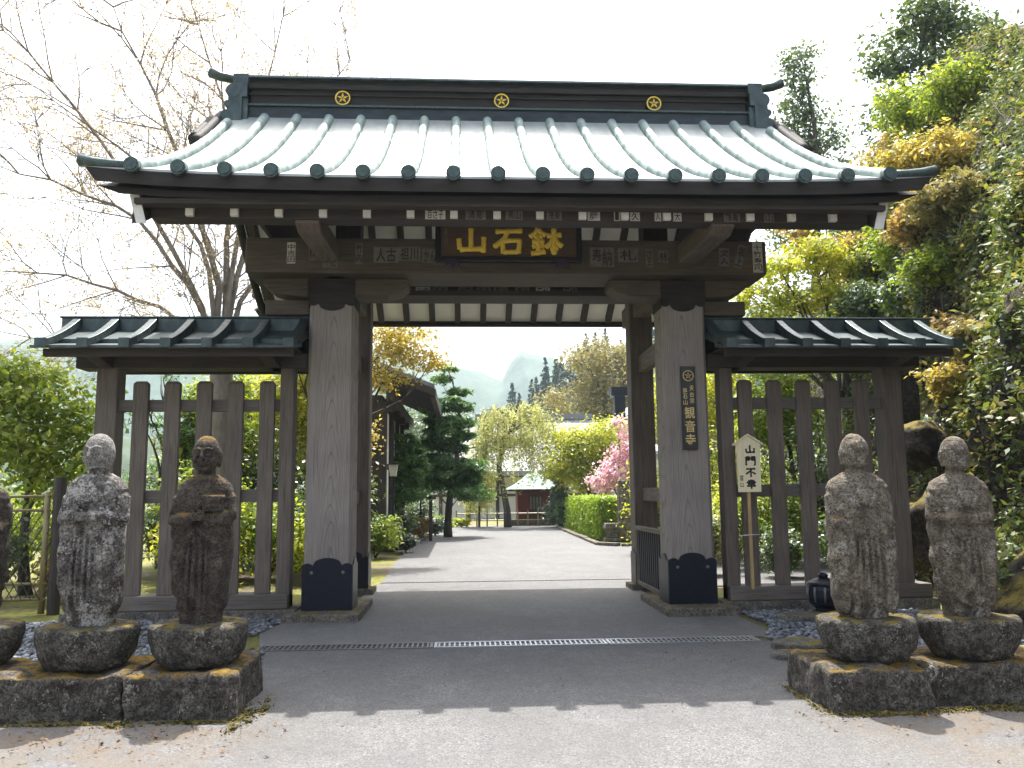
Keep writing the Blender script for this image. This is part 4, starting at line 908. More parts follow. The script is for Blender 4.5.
for kind, vox in (('clasped', .0075), ('tablet', .0078), ('plain', .010), ('draped', .0095)):
    me = remeshed(figure(kind), vox, 1 if kind in ('clasped', 'tablet') else 3)
    er = {'clasped': .004, 'tablet': .006, 'plain': .008, 'draped': .006}[kind]
    def folds(co):
        z, x, y = co[:, 2], co[:, 0], co[:, 1]; side = np.clip((np.abs(x)-.12)/.1, 0, 1); low = np.clip((1.0-z)/.1, 0, 1)*np.clip((z-.15)/.05, 0, 1)
        return 0.013*low*side*np.sin(38*x+9*z*np.sign(x)+3*np.sin(6*z))
    weather(me, er, 9, {'clasped': 1, 'tablet': 2, 'plain': 3, 'draped': 4}[kind], folds, kind in ('clasped', 'tablet')); FIG[kind] = me
    n = len(me.vertices); co = np.empty(n*3); me.vertices.foreach_get('co', co); co = co.reshape(-1, 3); q = np.clip((co[:, 2]-1.18)/.16, 0, 1); q = q*q*(3-2*q)
    co[:, 0] *= .79+.09*q; co[:, 1] *= .88+.06*q; me.vertices.foreach_set('co', co.ravel()); me.update()
def bowl_mesh(seed, h=.33, r=.42):
    r_ = np.random.RandomState(seed); me = None; mb = MB()
    mb.lathe([(.02, 0), (r*.66, 0), (r*.78, .03), (r*.93, h*.36), (r*1.0, h*.72), (r*1.0, h*.93), (r*.96, h), (r*.5, h+.004), (.02, h+.004)], 0, 0, 48, 1, .96, .012, seed)
    me = remeshed(mb, .016, 2); weather(me, .014, 6, seed+20); return me
def statue(kind, x, y, z, label, mats, rot=0.0, sc=1.0, bowl=1, group='weathered stone monk figures by the gate', h=.33, r=.385, hs=.935):
    t = thing('stone_statue', label, 'statue', (x, y, z), group); t.rotation_euler = (0, 0, rot)
    hd_ = kind == 'clasped'; b = link_mesh('lotus_bowl', bowl_mesh(bowl, h, r), M['bowl'], t)
    me = FIG[kind].copy()
    if hd_: me.polygons.foreach_set('material_index', [1 if p.center.z > 1.325+.02*math.sin(p.center.x*30) else 0 for p in me.polygons])
    f = link_mesh('figure', me, [mats, M['statue_head']] if hd_ else mats, t); f.location = (0, 0.02, h-.012); f.scale = (sc, sc, sc*hs)
    return t
# bowls: each stands on its block, centre read from the rim
statue('clasped', -3.66, -4.56, .305, 'pale bald stone monk with clear face and clasped hands, first left of the left fence', M['statue_pale'], -.14, 1.0, 1)
statue('tablet', -2.79, -4.56, .305, 'dark brown stone monk holding a squared tablet at its shoulder, mossy head', M['statue_dark'], .03, .985, 2)
statue('plain', 2.58, -4.86, .295, 'grey stone monk with worn blank face and long straight sleeves, right of the drive', M['statue_grey'], -.10, 1.0, 3, hs=.905)
statue('draped', 3.46, -4.82, .285, 'grey stone monk in diagonally draped robe with flat pale face, nearest the cliff', M['statue_grey'], -.16, .985, 4, hs=.91)
statue('draped', -4.62, -4.5, .315, 'stone monk cut off by the left edge of the photo, only its shoulder in view', M['statue_dark'], .35, .93, 5)
statue('tablet', 4.62, -4.6, .19, 'stone monk past the right edge of the photo, only its dark bowl in view', M['statue_dark'], -.3, .95, 6)

def block(x0, x1, y0, y1, h, seed, label):
    mb = MB(); nx, ny, nz = 10, 10, 6
    mb.box(x0, x1, y0, y1, -.08, h); me = mb.mesh('stone_block', Vector(((x0+x1)/2, (y0+y1)/2, 0)))
    ob = bpy.data.objects.new('tmp', me); COL.objects.link(ob); m = ob.modifiers.new('r', 'REMESH'); m.mode = 'VOXEL'; m.voxel_size = .022
    s = ob.modifiers.new('s', 'SMOOTH'); s.iterations = 3; s.factor = .5
    dg = bpy.context.evaluated_depsgraph_get(); out = bpy.data.meshes.new_from_object(ob.evaluated_get(dg)); bpy.data.objects.remove(ob)
    weather(out, .034, 4.0, seed); o = link_mesh('stone_block', out, M['block'], None, ((x0+x1)/2, (y0+y1)/2, 0)); return tag(o, label, 'stone block')
block(-4.98, -3.22, -5.0, -4.15, .315, 31, 'long mossy stone block under the pale monk at the left edge')
block(-3.18, -2.38, -5.06, -4.1, .32, 32, 'short squared stone block under the dark monk left of the drive')
block(2.07, 2.86, -5.32, -4.42, .30, 33, 'mossy stone block under the worn faced monk right of the drive')
block(2.89, 3.85, -5.18, -4.35, .29, 34, 'stone block under the draped monk at the right edge')
block(3.9, 4.9, -4.95, -4.0, .2, 35, 'low stone block at the far right edge carrying a cut off bowl')
# moss at the foot of the blocks
def moss_patch(pts, label, seed):
    r = np.random.RandomState(seed); C = []; 
    for (x, y, rx, ry, n) in pts:
        n = int(n*.6); cx = r.normal(size=(14, 2))*.5; ii = r.randint(0, 14, n); a = r.rand(n)*6.283; q = np.minimum(1, np.abs(r.normal(size=n))*.45); C.append(np.stack([x+rx*(cx[ii, 0]+.55*q*np.cos(a)), y+ry*(cx[ii, 1]+.55*q*np.sin(a)), .002+.014*r.rand(n)*(1-q)], 1))
    C = np.concatenate(C); NN = r.normal(size=C.shape)*.6+np.array([0, 0, 1.0])
    o = leaf_object('moss', M['mosspatch'], None, C, NN, (.005+.009*r.rand(len(C))), .8, seed, (pts[0][0], pts[0][1], 0)); tag(o, label, 'moss', kind='stuff')
moss_patch([(-2.30, -4.9, .12, .45, 1600), (-2.75, -5.14, .5, .07, 1500), (-3.7, -5.1, .8, .06, 1600), (-3.2, -5.14, .12, .1, 600)], 'orange moss at the foot of the left blocks', 3)
moss_patch([(2.35, -5.38, .35, .08, 1500), (3.1, -5.34, .6, .12, 2600), (2.04, -4.9, .07, .4, 900)], 'yellow green moss at the foot of the right blocks', 4)

r = np.random.RandomState(17); n = 900
P = np.stack([np.where(r.rand(n) < .6, r.uniform(-5, -1.9, n), r.uniform(1.8, 5, n)), -5.25-np.abs(r.normal(size=n))*.45, .006+.01*r.rand(n)], 1); P2 = np.stack([r.uniform(-3.5, 3.2, 160), r.uniform(-5.5, -2.4, 160), .006+.008*r.rand(160)], 1); P = np.concatenate([P, P2])
o = leaf_object('fallen_leaves', plain('dry_leaf_litter', (.22, .13, .06), (.10, .06, .03), 30, .9, bump=0), None, P, r.normal(size=P.shape)*.35+np.array([0, 0, 1.0]), .008+.014*r.rand(len(P))**2, .55, 3, (0, -5, 0)); tag(o, 'dry leaf scraps scattered over the asphalt by the blocks', 'leaf litter', kind='stuff')

# ================================================================ bamboo lattice fence at the left
bf = thing('bamboo_fence', 'low bamboo lattice fence with dark end post at the left edge', 'fence', (-7.8, .95, 0))
mb = MB(); mb.tube([(-6.53, 1.0, -.05), (-6.53, 1.0, 1.93)], .085, 12); mb.build('post', M['darkZ'], bf)
mb = MB(); mb.tube([(-6.68, .96, 0), (-6.68, .96, 1.72)], .045, 10); mb.build('end_cane', M['bamboo'], bf, smooth=True)
for z in (1.66, 1.46, .42, .2):
    mb = MB(); mb.tube([(-9.6, .9, z), (-6.62, .94, z)], .02, 8); mb.build('rail', M['bamboo'], bf, smooth=True)
mb = MB()
for k in range(26):
    x = -9.8+.125*k
    for s in (-1, 1):
        a = (x, .915+.02*s, .2); b = (x+s*.72, .915+.02*s, 1.46); mb.tube([a, b], .0075, 5)
mb.build('lattice', M['darkZ'], bf)
# ================================================================ inner precinct
LM = {}
LM['spring'] = leafm('fresh_spring_leaves', L3((.12, .20, .015), (.24, .33, .03), (.40, .44, .06)), .55)
LM['yellow'] = leafm('yellow_green_maple_leaves', L3((.22, .29, .02), (.40, .45, .04), (.58, .54, .08)), .6)
LM['gold'] = leafm('golden_maple_leaves', L3((.26, .22, .04), (.42, .34, .07), (.56, .47, .14)), .55)
LM['orange'] = leafm('orange_young_leaves', L3((.20, .16, .04), (.36, .24, .07), (.45, .33, .12)), .5)
LM['dark'] = leafm('dark_evergreen_leaves', L3((.02, .042, .012), (.04, .075, .02), (.09, .13, .03)), .25, gloss=.1)
LM['mid'] = leafm('mid_green_leaves', L3((.045, .085, .015), (.09, .15, .025), (.17, .22, .04)), .4, gloss=.08)
LM['pine'] = leafm('pine_needles', L3((.05, .12, .035), (.10, .20, .055), (.19, .31, .08)), .4)
LM['rust'] = leafm('rusty_brown_buds', L3((.34, .26, .18), (.46, .37, .26), (.56, .49, .37)), .55)
LM['pink'] = leafm('pink_blossom', L3((.58, .32, .44), (.72, .46, .57), (.84, .68, .74)), .4)
LM['willow'] = leafm('pale_weeping_leaves', L3((.30, .34, .10), (.42, .45, .16), (.54, .53, .25)), .55)
LM['olive'] = leafm('olive_brown_spring_leaves', L3((.16, .15, .04), (.27, .24, .08), (.38, .32, .13)), .45)
LM['hedge'] = leafm('bright_hedge_leaves', L3((.14, .24, .012), (.24, .36, .02), (.34, .44, .04)), .4)
LM['pieris'] = leafm('pale_red_tipped_leaves', [(.1, (.07, .13, .03)), (.4, (.20, .28, .07)), (.62, (.55, .52, .34)), (.9, (.55, .20, .14))], .4)
LM['cliff'] = leafm('cliff_cover_leaves', [(.10, (.022, .036, .010)), (.36, (.07, .11, .02)), (.62, (.20, .25, .04)), (.95, (.38, .26, .10))], .42)
LM['cedar'] = leafm('cedar_foliage', L3((.022, .045, .025), (.038, .07, .035), (.06, .10, .045)), .15)

# --- left hall with deep eave
hall = thing('temple_hall', 'dark timbered hall with deep tiled eave left of the inner drive', 'building', (-4.5, 16, 0))
def hz(y): return 4.95
mb = MB()
pr = [(-1.5, 4.80), (-2.4, 5.15), (-3.5, 5.66), (-5.2, 6.6), (-6.8, 7.7)]
for k in range(len(pr)-1):
    (x0, z0), (x1, z1) = pr[k], pr[k+1]
    mb.hexa([(x1, 12.6, z1-.14), (x0, 12.6, z0-.14), (x0, 23, z0-.14), (x1, 23, z1-.14), (x1, 12.6, z1), (x0, 12.6, z0), (x0, 23, z0), (x1, 23, z1)])
hroof = mb.build('roof', plain('grey_roof_tile', (.22, .23, .24), (.12, .125, .13), 6, .5), hall)
mb = MB()
for k in range(len(pr)-1):
    (x0, z0), (x1, z1) = pr[k], pr[k+1]
    mb.hexa([(x1, 12.55, z1-.34), (x0, 12.55, z0-.34), (x0, 12.68, z0-.34), (x1, 12.68, z1-.34), (x1, 12.55, z1-.13), (x0, 12.55, z0-.13), (x0, 12.68, z0-.13), (x1, 12.68, z1-.13)])
mb.build('barge_board', M['darkX'], hroof)
mb = MB()
for k in range(22):
    y = 13+.45*k; mb.hexa([(-3.4, y-.05, 5.38), (-1.5, y-.05, 4.50), (-1.5, y+.05, 4.50), (-3.4, y+.05, 5.38), (-3.4, y-.05, 5.52), (-1.5, y-.05, 4.64), (-1.5, y+.05, 4.64), (-3.4, y+.05, 5.52)])
mb.build('rafters', M['darkX'], hroof)
mb = MB(); mb.box(-1.62, -1.46, 12.6, 23, 4.40, 4.66); mb.box(-2.9, -2.7, 12.7, 23, 4.35, 4.62); mb.build('eave_beam', M['darkY'], hroof)
mb = MB(); mb.box(-7.5, -3.1, 13.6, 22.5, .6, 4.6); mb.build('wall', M['darkY'], hall)
mb = MB()
for z0, z1 in ((.9, 2.4), (2.6, 4.2)):
    for k in range(4): mb.box(-3.098, -3.085, 14.2+2*k, 15.8+2*k, z0, z1)
    for k in range(2): mb.box(-6.6+1.75*k, -5.2+1.75*k, 13.585, 13.598, z0, z1)
mb.build('plaster_panel', M['plaster'], hall)
for y in (13.5, 15.9, 18.3, 20.7):
    mb = MB(); mb.box(-3.2, -2.95, y, y+.25, .55, 4.4); mb.build('column', M['darkZ'], hall, bevel=.02)
    mb = MB(); mb.box(-3.2, -2.75, y+.02, y+.23, 4.1, 4.34); mb.box(-3.16, -2.98, y-.02, y-.004, 3.95, 4.28); mb.build('bracket', M['darkX'], hall, bevel=.01)
mb = MB(); mb.box(-7.5, -2.75, 13.2, 22.8, 0, .6); mb.build('base', M['plinth'], hall, bevel=.03)

# lamp posts and garden post
lp = thing('lamp_post', 'black garden lamp post with pale square head by the left hall', 'lamp post', (-2.70, 13.0, 0))
mb = MB(); mb.tube([(-2.70, 13, 0), (-2.70, 13, 2.15)], .035, 10); mb.build('pole', M['iron'], lp)
mb = MB(); mb.taper(-2.70, 13, 2.15, 2.48, .09, .09, .13, .13); mb.build('glass', M['paper'], lp)
mb = MB(); mb.taper(-2.70, 13, 2.48, 2.56, .16, .16, .03, .03); mb.build('cap', M['iron'], lp)
lp = thing('lamp_post', 'small black lantern post in front of the tall pine', 'lamp post', (-2.25, 20, 0))
mb = MB(); mb.tube([(-2.25, 20, 0), (-2.25, 20, 1.6)], .035, 8); mb.build('pole', M['iron'], lp)
mb = MB(); mb.box(-2.35, -2.15, 19.9, 20.1, 1.6, 1.85); mb.build('glass', M['paperdim'], lp)
mb = MB(); mb.taper(-2.25, 20, 1.85, 1.97, .17, .17, .03, .03); mb.build('cap', M['iron'], lp)
mb = MB(); mb.box(-1.86, -1.74, 17.9, 18.02, -.05, 1.55); mb.box(-1.98, -1.62, 17.9, 18.02, 1.43, 1.53); o = mb.build('garden_post', M['darkZ'], None, origin=(-1.8, 18, 0)); tag(o, 'short dark wooden post with crosspiece beside the inner drive', 'post')
bn = thing('stone_bench', 'flat stone slab on a short block beside the left kerb', 'stone bench', (-2.75, 13.2, 0))
mb = MB(); mb.box(-3.3, -2.42, 12.6, 13.3, .66, .8); mb.build('slab', M['edge'], bn, bevel=.03)
mb = MB(); mb.box(-3.1, -2.6, 12.75, 13.15, 0, .66); mb.build('base', M['edge'], bn, bevel=.03)

# stone pillar and low stone by the hedge
sp = thing('stone_marker', 'slender square grey stone marker at the end of the hedge', 'stone marker', (4.68, 16.3, 0))
mb = MB(); mb.taper(4.68, 16.3, 0, 1.98, .2, .2, .18, .18); mb.build('shaft', M['statue_grey'], sp, bevel=.02)
mb = MB(); mb.taper(4.68, 16.3, 1.98, 2.12, .18, .18, .06, .06); mb.build('cap', M['statue_grey'], sp)
mb = MB(); mb.taper(4.28, 16.35, 0, .12, .3, .25, .27, .22); mb.taper(4.28, 16.35, .12, .42, .19, .17, .21, .19); mb.taper(4.28, 16.35, .42, .6, .28, .24, .24, .2)
o = mb.build('stone_basin', M['edge'], None, bevel=.03, origin=(4.28, 16.35, 0)); tag(o, 'squat waisted stone basin in front of the clipped hedge', 'stone basin')

# clipped hedge: real leaves over a dark core
hd = thing('hedge', 'bright green box clipped hedge along the right kerb', 'hedge', (4.5, 20, 0))
mb = MB(); mb.box(4.02, 5.2, 17.05, 25.6, 0, 1.30); mb.build('stems', M['bark'], hd)
r = np.random.RandomState(11); n = 30000; P = np.stack([r.uniform(3.94, 5.3, n), r.uniform(16.95, 25.7, n), r.uniform(.03, 1.40, n)], 1)
f = r.randint(0, 3, n); P[f == 0, 0] = 3.96+.07*r.normal(size=(f == 0).sum()); P[f == 1, 1] = 16.98+.07*r.normal(size=(f == 1).sum()); P[f == 2, 2] = 1.38+.05*r.normal(size=(f == 2).sum())
NN = r.normal(size=P.shape)*.6; NN[f == 0] += (-1, 0, .5); NN[f == 1] += (0, -1, .5); NN[f == 2] += (0, 0, 1.2)
leaf_object('foliage', LM['hedge'], hd, P, NN, .05*(.6+.7*r.rand(n)), .6, 11)

# little red shrine hall at the end of the drive
sh = thing('shrine', 'small red shrine hut with pale green pyramid roof at the end of the drive', 'shrine', (3.0, 31.6, 0))
red = plain('red_lacquer_boards', (.16, .022, .018), (.09, .012, .011), 5, .6)
mb = MB(); mb.box(2.1, 3.9, 30.8, 32.9, .25, 1.72); mb.build('wall', red, sh)
mb = MB(); mb.box(2.62, 3.32, 30.77, 30.798, .45, 1.5); dr = mb.build('door', M['darkZ'], sh)
mb = MB()
for x in (2.70, 2.86, 3.02, 3.18): mb.box(x, x+.09, 30.752, 30.768, .8, 1.42)
mb.build('grille', M['paperdim'], dr)
for x in (2.06, 2.55, 3.32, 3.83): mb = MB(); mb.box(x, x+.11, 30.74, 30.86, .25, 1.72); mb.build('post', red, sh)
mb = MB(); mb.hexa([(1.6, 30.45, 1.70), (4.4, 30.45, 1.70), (4.4, 33.25, 1.70), (1.6, 33.25, 1.70), (1.6, 30.45, 1.80), (4.4, 30.45, 1.80), (4.4, 33.25, 1.80), (1.6, 33.25, 1.80)])
a_ = (3.0, 31.85); ring = []
mb2 = MB(); lv = [(1.45, 1.80), (.98, 2.06), (.48, 2.45), (.10, 2.75)]
for (w0, z0), (w1, z1) in zip(lv[:-1], lv[1:]): mb2.taper(a_[0], a_[1], z0, z1, w0, w0, w1, w1)
mb.build('eave', M['darkX'], sh); mb2.build('roof', plain('pale_green_copper', (.24, .36, .32), (.17, .27, .24), 5, .7), sh)
mb = MB(); mb.box(1.7, 4.3, 30.5, 33.2, 0, .25); mb.build('base', M['plinth'], sh)
mb = MB(); 
for z in (.3, .62): mb.tube([(.2, 29.75, z), (1.9, 29.75, z)], .03, 6); mb.tube([(-1.0, 30, z), (.2, 29.75, z)], .03, 6); mb.tube([(1.9, 29.75, z), (6, 29.75, z)], .03, 6)
for k in range(15): x = -1+.5*k; mb.tube([(x, 29.75 if x > .2 else 30-.2*(x+1), 0), (x, 29.75 if x > .2 else 30-.2*(x+1), .78)], .035, 6)
o = mb.build('low_bamboo_fence', M['bamboo'], None, origin=(1, 29.75, 0)); tag(o, 'low yellow bamboo rail fence across the end of the drive', 'fence')

# big hall far behind, bright plaster and a great pale roof
mh = thing('main_hall', 'large white walled temple hall with sweeping grey roof behind the weeping tree', 'building', (1, 44, 0))
mb = MB(); mb.box(-6, 9.6, 42, 56, 0, 2.95); mb.build('wall', M['plaster'], mh)
rt = plain('pale_sunlit_roof_tile', (.27, .28, .30), (.20, .21, .225), 4, .8)
mb = MB(); pr = [(39.8, 2.95), (41.5, 3.4), (44, 4.5), (46.5, 5.9), (48, 6.9)]
for (y0, z0), (y1, z1) in zip(pr[:-1], pr[1:]):
    i0 = (y0-39.8)*.30; i1 = (y1-39.8)*.30
    mb.hexa([(-2.2+i0, y0, z0-.3), (11.0-i0, y0, z0-.3), (11.0-i1, y1, z1-.3), (-2.2+i1, y1, z1-.3), (-2.2+i0, y0, z0), (11.0-i0, y0, z0), (11.0-i1, y1, z1), (-2.2+i1, y1, z1)])
mb.prism([(39.8, 2.9), (48, 6.8), (56.4, 2.9)], 0.6, 8.2, 'yz')
rfm = mb.build('roof', rt, mh)
mb = MB(); mb.box(0.2, 8.6, 47.7, 48.3, 6.8, 7.2); mb.build('ridge', M['steeldull'], rfm)
for x in np.arange(-5.8, 8.6, 1.8): mb = MB(); mb.box(x, x+.22, 41.8, 41.99, 0, 2.94); mb.build('column', M['beamX'], mh)
mb = MB(); mb.box(-6, 8.6, 41.85, 41.985, 1.4, 1.55); mb.box(-6, 8.6, 41.85, 41.985, 2.6, 2.8); mb.build('beam', M['beamX'], mh)
# house roof on the right behind the blossom
rh = thing('tiled_house', 'house with grey tiled roof half hidden behind the pink blossom', 'building', (11, 37, 0))
mb = MB(); mb.box(8.6, 16, 36, 44, 0, 5.2); mb.build('wall', M['plaster'], rh)
mb = MB(); mb.prism([(7.4, 5.0), (12, 8.4), (17, 5.0), (17, 4.8), (12, 8.15), (7.4, 4.8)], 35, 45, 'xz'); rr = mb.build('roof', rt, rh)
mb = MB(); mb.box(7.9, 8.5, 34.9, 35.3, 5.3, 7.3); mb.box(7.7, 8.7, 34.8, 35.4, 7.0, 7.5); mb.build('ridge_tile', M['iron'], rr)
# pale plastic panel seen between the right pickets
gh = thing('greenhouse', 'pale glazed shed glimpsed between the right pickets', 'shed', (6.1, 14.6, 0))
mb = MB(); mb.box(5.6, 7.6, 14.2, 16, 0, 2.9); mb.build('wall', plain('pale_blue_panel', (.55, .62, .66), (.42, .5, .54), 3, .5), gh)
mb = MB(); mb.prism([(5.4, 2.9), (6.6, 3.9), (7.8, 2.9), (7.8, 2.8), (5.4, 2.8)], 14, 16.2, 'xz'); mb.build('roof', M['steel'], gh)

# --- trees of the precinct
def tiers(x, y, z0, z1, r0, r1, n, seed, fl=.22, px=.35):
    r = np.random.RandomState(seed); out = []
    for i in range(n):
        t = i/(n-1); z = z0+(z1-z0)*t; rr = r0+(r1-r0)*t
        for q in range(3 if t < .8 else 1):
            a = r.rand()*6.28; d = rr*(.55+.3*r.rand()) if t < .95 else 0; out.append((x+d*math.cos(a), y+d*math.sin(a), z+.15*r.normal(), rr*.62, rr*.62, max(.14, rr*fl)))
    return out
tree('pine_tree', 'tall layered pine with dark green tiers beside the inner drive', 'tree', (-1.25, 20.5, 0), 6.4, .13, tiers(-1.25, 20.5, 1.9, 6.3, 1.2, .55, 15, 3, .17), 27000, .12, LM['pine'], 'bark', seed=3, fork=.3, aspect=.28, k=90, sig=.3, flat=.4, level=True)
tree('pine_tree', 'low spreading pine with cloud shaped pads beside the left hall', 'tree', (-2.9, 17.2, 0), 3.6, .16, tiers(-2.75, 17, 1.6, 3.6, .8, .45, 8, 5, .22), 17000, .11, LM['pine'], 'bark', seed=5, fork=.3, aspect=.28, k=90, sig=.3, flat=.45, lean=(.3, 0), level=True)
tree('maple_tree', 'yellow orange leaved maple hanging over the left hall roof', 'tree', (-4.2, 9.2, 0), 5.2, .14, [(-2.1, 9, 5.2, .9, .9, .42), (-2.9, 9.2, 5.6, .9, .9, .5), (-1.5, 9.2, 4.9, .55, .6, .3), (-3.6, 9.4, 4.7, .9, .9, .5), (-2.6, 9, 4.5, .6, .6, .25), (-2.1, 9.6, 5.8, .8, .8, .4), (-4.4, 9.6, 5.4, .9, .9, .6)], 8500, .05, LM['gold'], seed=8, sig=.3)
# weeping cherry: leaning trunk, hanging strands
wt = thing('weeping_tree', 'pale weeping tree with dark leaning trunk in front of the red shrine', 'tree', (1.45, 28.6, 0)); mb = MB(); r = np.random.RandomState(21)
tk = [(1.45, 28.6, -.1), (1.42, 28.6, .8), (1.25, 28.6, 1.8), (1.05, 28.6, 2.8), (1.15, 28.6, 3.6), (1.5, 28.6, 4.4), (1.8, 28.6, 5.0)]
mb.tube(tk, [.21, .17, .14, .125, .11, .08, .05], 9); LC = []
for i in range(150):
    a = r.rand()*6.283; d = 1.75*math.sqrt(r.rand()); s = Vector(tk[r.randint(4, 7)]); top = s+Vector((d*math.cos(a)*1.15+.3, d*math.sin(a), .65+.4*r.rand()-.16*d*d)); L = (.6+1.5*r.rand())*(.45+.62*d)
    e = top+Vector((.25*math.cos(a), .25*math.sin(a), -L)); mid = top.lerp(e, .35)+Vector((.15*math.cos(a), .15*math.sin(a), .1))
    if i % 3 == 0: mb.tube([s, s.lerp(top, .55)+Vector((0, 0, .3)), top, mid, e], [.035, .025, .014, .008, .004], 5)
    else: mb.tube([top, mid, e], [.008, .006, .003], 4)
    k = 80; t = r.rand(k); P = np.array(top)[None]*(1-t)[:, None]+np.array(e)[None]*t[:, None]+r.normal(size=(k, 3))*np.array([.12, .12, .08]); LC.append(P)
mb.build('trunk', M['bark'], wt, smooth=True, fix=False); LC = np.concatenate(LC)
leaf_object('crown', LM['willow'], wt, LC, r.normal(size=LC.shape)+np.array([0, -.6, .3]), .085*(.5+.8*r.rand(len(LC))), .35, 5)
wt2 = thing('weeping_tree', 'short weeping shrub hanging left of the leaning trunk', 'tree', (.1, 29.2, 0)); mb = MB(); mb.tube([(.1, 29.2, 0), (.12, 29.2, 1.6), (.2, 29.2, 2.6)], [.06, .05, .03], 6); LC = []
for i in range(45):
    a = r.rand()*6.28; d = .75*math.sqrt(r.rand()); top = Vector((.15+d*math.cos(a), 29.2+d*math.sin(a), 2.7-.3*d)); e = top+Vector((0, 0, -1.0-1.0*r.rand())); mb.tube([(.2, 29.2, 2.55), top, e], [.012, .008, .003], 4)
    k = 50; t = r.rand(k); LC.append(np.array(top)[None]*(1-t)[:, None]+np.array(e)[None]*t[:, None]+r.normal(size=(k, 3))*.09)
mb.build('trunk', M['bark'], wt2, fix=False); LC = np.concatenate(LC); leaf_object('crown', LM['willow'], wt2, LC, r.normal(size=LC.shape), .10, .35, 6)

tree('garden_tree', 'bright yellow green tree behind the clipped hedge', 'tree', (5.2, 27.5, 0), 4.4, .14, [(5.0, 27, 3.6, 1.5, 1.4, .8), (4.0, 27, 2.9, 1.1, 1.1, .7), (6.2, 27, 4.1, 1.5, 1.4, .8), (5.2, 27, 2.4, 1.3, 1.2, .6), (6.6, 27.5, 3.0, 1.2, 1.2, .8), (4.4, 27.5, 4.2, 1.0, 1.0, .5)], 17000, .075, LM['yellow'], seed=12, sig=.26)
cl_ = [(3.95, 28.2, .6+.42*i, .78-.13*i, .78-.13*i, .5) for i in range(5)]
tree('conical_evergreen', 'dark clipped conical evergreen between shrine and hedge', 'tree', (3.95, 28.2, 0), 2.4, .1, cl_, 9000, .06, LM['dark'], seed=13, sig=.2, fork=.2)
tree('blossom_tree', 'pink flowering tree beside the slender stone marker', 'tree', (5.4, 21.2, 0), 3.2, .08, [(5.3, 21, 2.3, .8, .8, .6), (5.9, 21, 3.1, .6, .6, .9), (5.6, 21, 4.2, .32, .32, .75), (4.7, 21, 1.9, .55, .55, .4), (6.2, 21.4, 2.2, .7, .7, .6), (5.15, 21.2, 3.2, .35, .4, .6)], 4800, .055, LM['pink'], seed=14, sig=.3, aspect=.8)
tree('broadleaf_tree', 'tall olive brown spring tree on the slope beyond the right house', 'tree', (12, 62, 2), 10.5, .4, [(9.2, 62, 9.5, 3.0, 3, 1.4), (12.5, 62, 11.5, 3.6, 3, 1.8), (8.5, 62, 7.2, 2.6, 2.6, 1.2), (11, 62, 13.5, 2.8, 2.8, 1.4), (15, 62, 9, 3.4, 3, 2.2), (13, 62, 7.5, 3.2, 3, 1.6), (15, 63, 13.2, 3.2, 3, 1.8), (10.5, 63, 5.5, 3.5, 3, 1.5)], 26000, .14, LM['olive'], seed=15, sig=.24)
tree('broadleaf_tree', 'rounded dull green tree behind the white hall on the left', 'tree', (-3.5, 64, 0), 7, .3, [(-3, 64, 7, 4, 3, 2.2), (-7, 64, 8.5, 4, 3, 2.4), (1, 66, 6.5, 3, 3, 1.6), (-10, 66, 7.5, 4, 3, 3)], 14000, .15, LM['mid'], seed=16)
# shrubs in the precinct
SH = [(-2.95, 10.6, .75, .7, 1.15, 3000, 'spring', 'yellow green leafy shrub at the corner of the moss bed'), (-2.42, 12.3, .42, .42, .62, 2600, 'dark', 'round dark clipped shrub in front of the stone slab'),
      (-3.4, 8.0, .6, .6, .9, 2200, 'mid', 'loose green shrub beside the left rear post'), (-2.75, 15.6, .7, .6, 1.2, 2600, 'mid', 'mixed green shrub under the low pine'), (-2.2, 18.6, .5, .5, .8, 2000, 'orange', 'rusty orange shrub under the tall pine'),
      (-1.75, 21.5, .55, .55, .75, 2200, 'dark', 'small round dark shrub at the foot of the tall pine'), (-1.6, 24.5, .6, .5, .7, 1800, 'hedge', 'bright green low shrub past the tall pine'), (-.75, 29.2, .5, .3, .45, 1500, 'yellow', 'low yellow flowering clump by the bamboo rail'),
      (-2.6, 24, .9, .8, 1.5, 2600, 'mid', 'green shrub in front of the white hall wall'), (4.0, 26.8, .55, .55, 1.25, 2200, 'mid', 'tousled green shrub at the far end of the hedge'), (4.5, 29.2, .7, .6, 1.3, 2200, 'dark', 'dark shrub right of the red shrine'),
      (7.0, 19.5, 1.1, 1.0, 1.9, 3600, 'spring', 'bushy spring green shrub behind the stone marker'), (7.4, 24, 1.5, 1.3, 2.8, 4500, 'mid', 'large green shrub behind the pink blossom')]
for i, (x, y, rx, ry, h, n, lm, lb) in enumerate(SH): bush('shrub', lb, 'shrub', (x, y, 0), rx, ry, h, n, .045 if h < 1 else .055, LM[lm], 40+i)

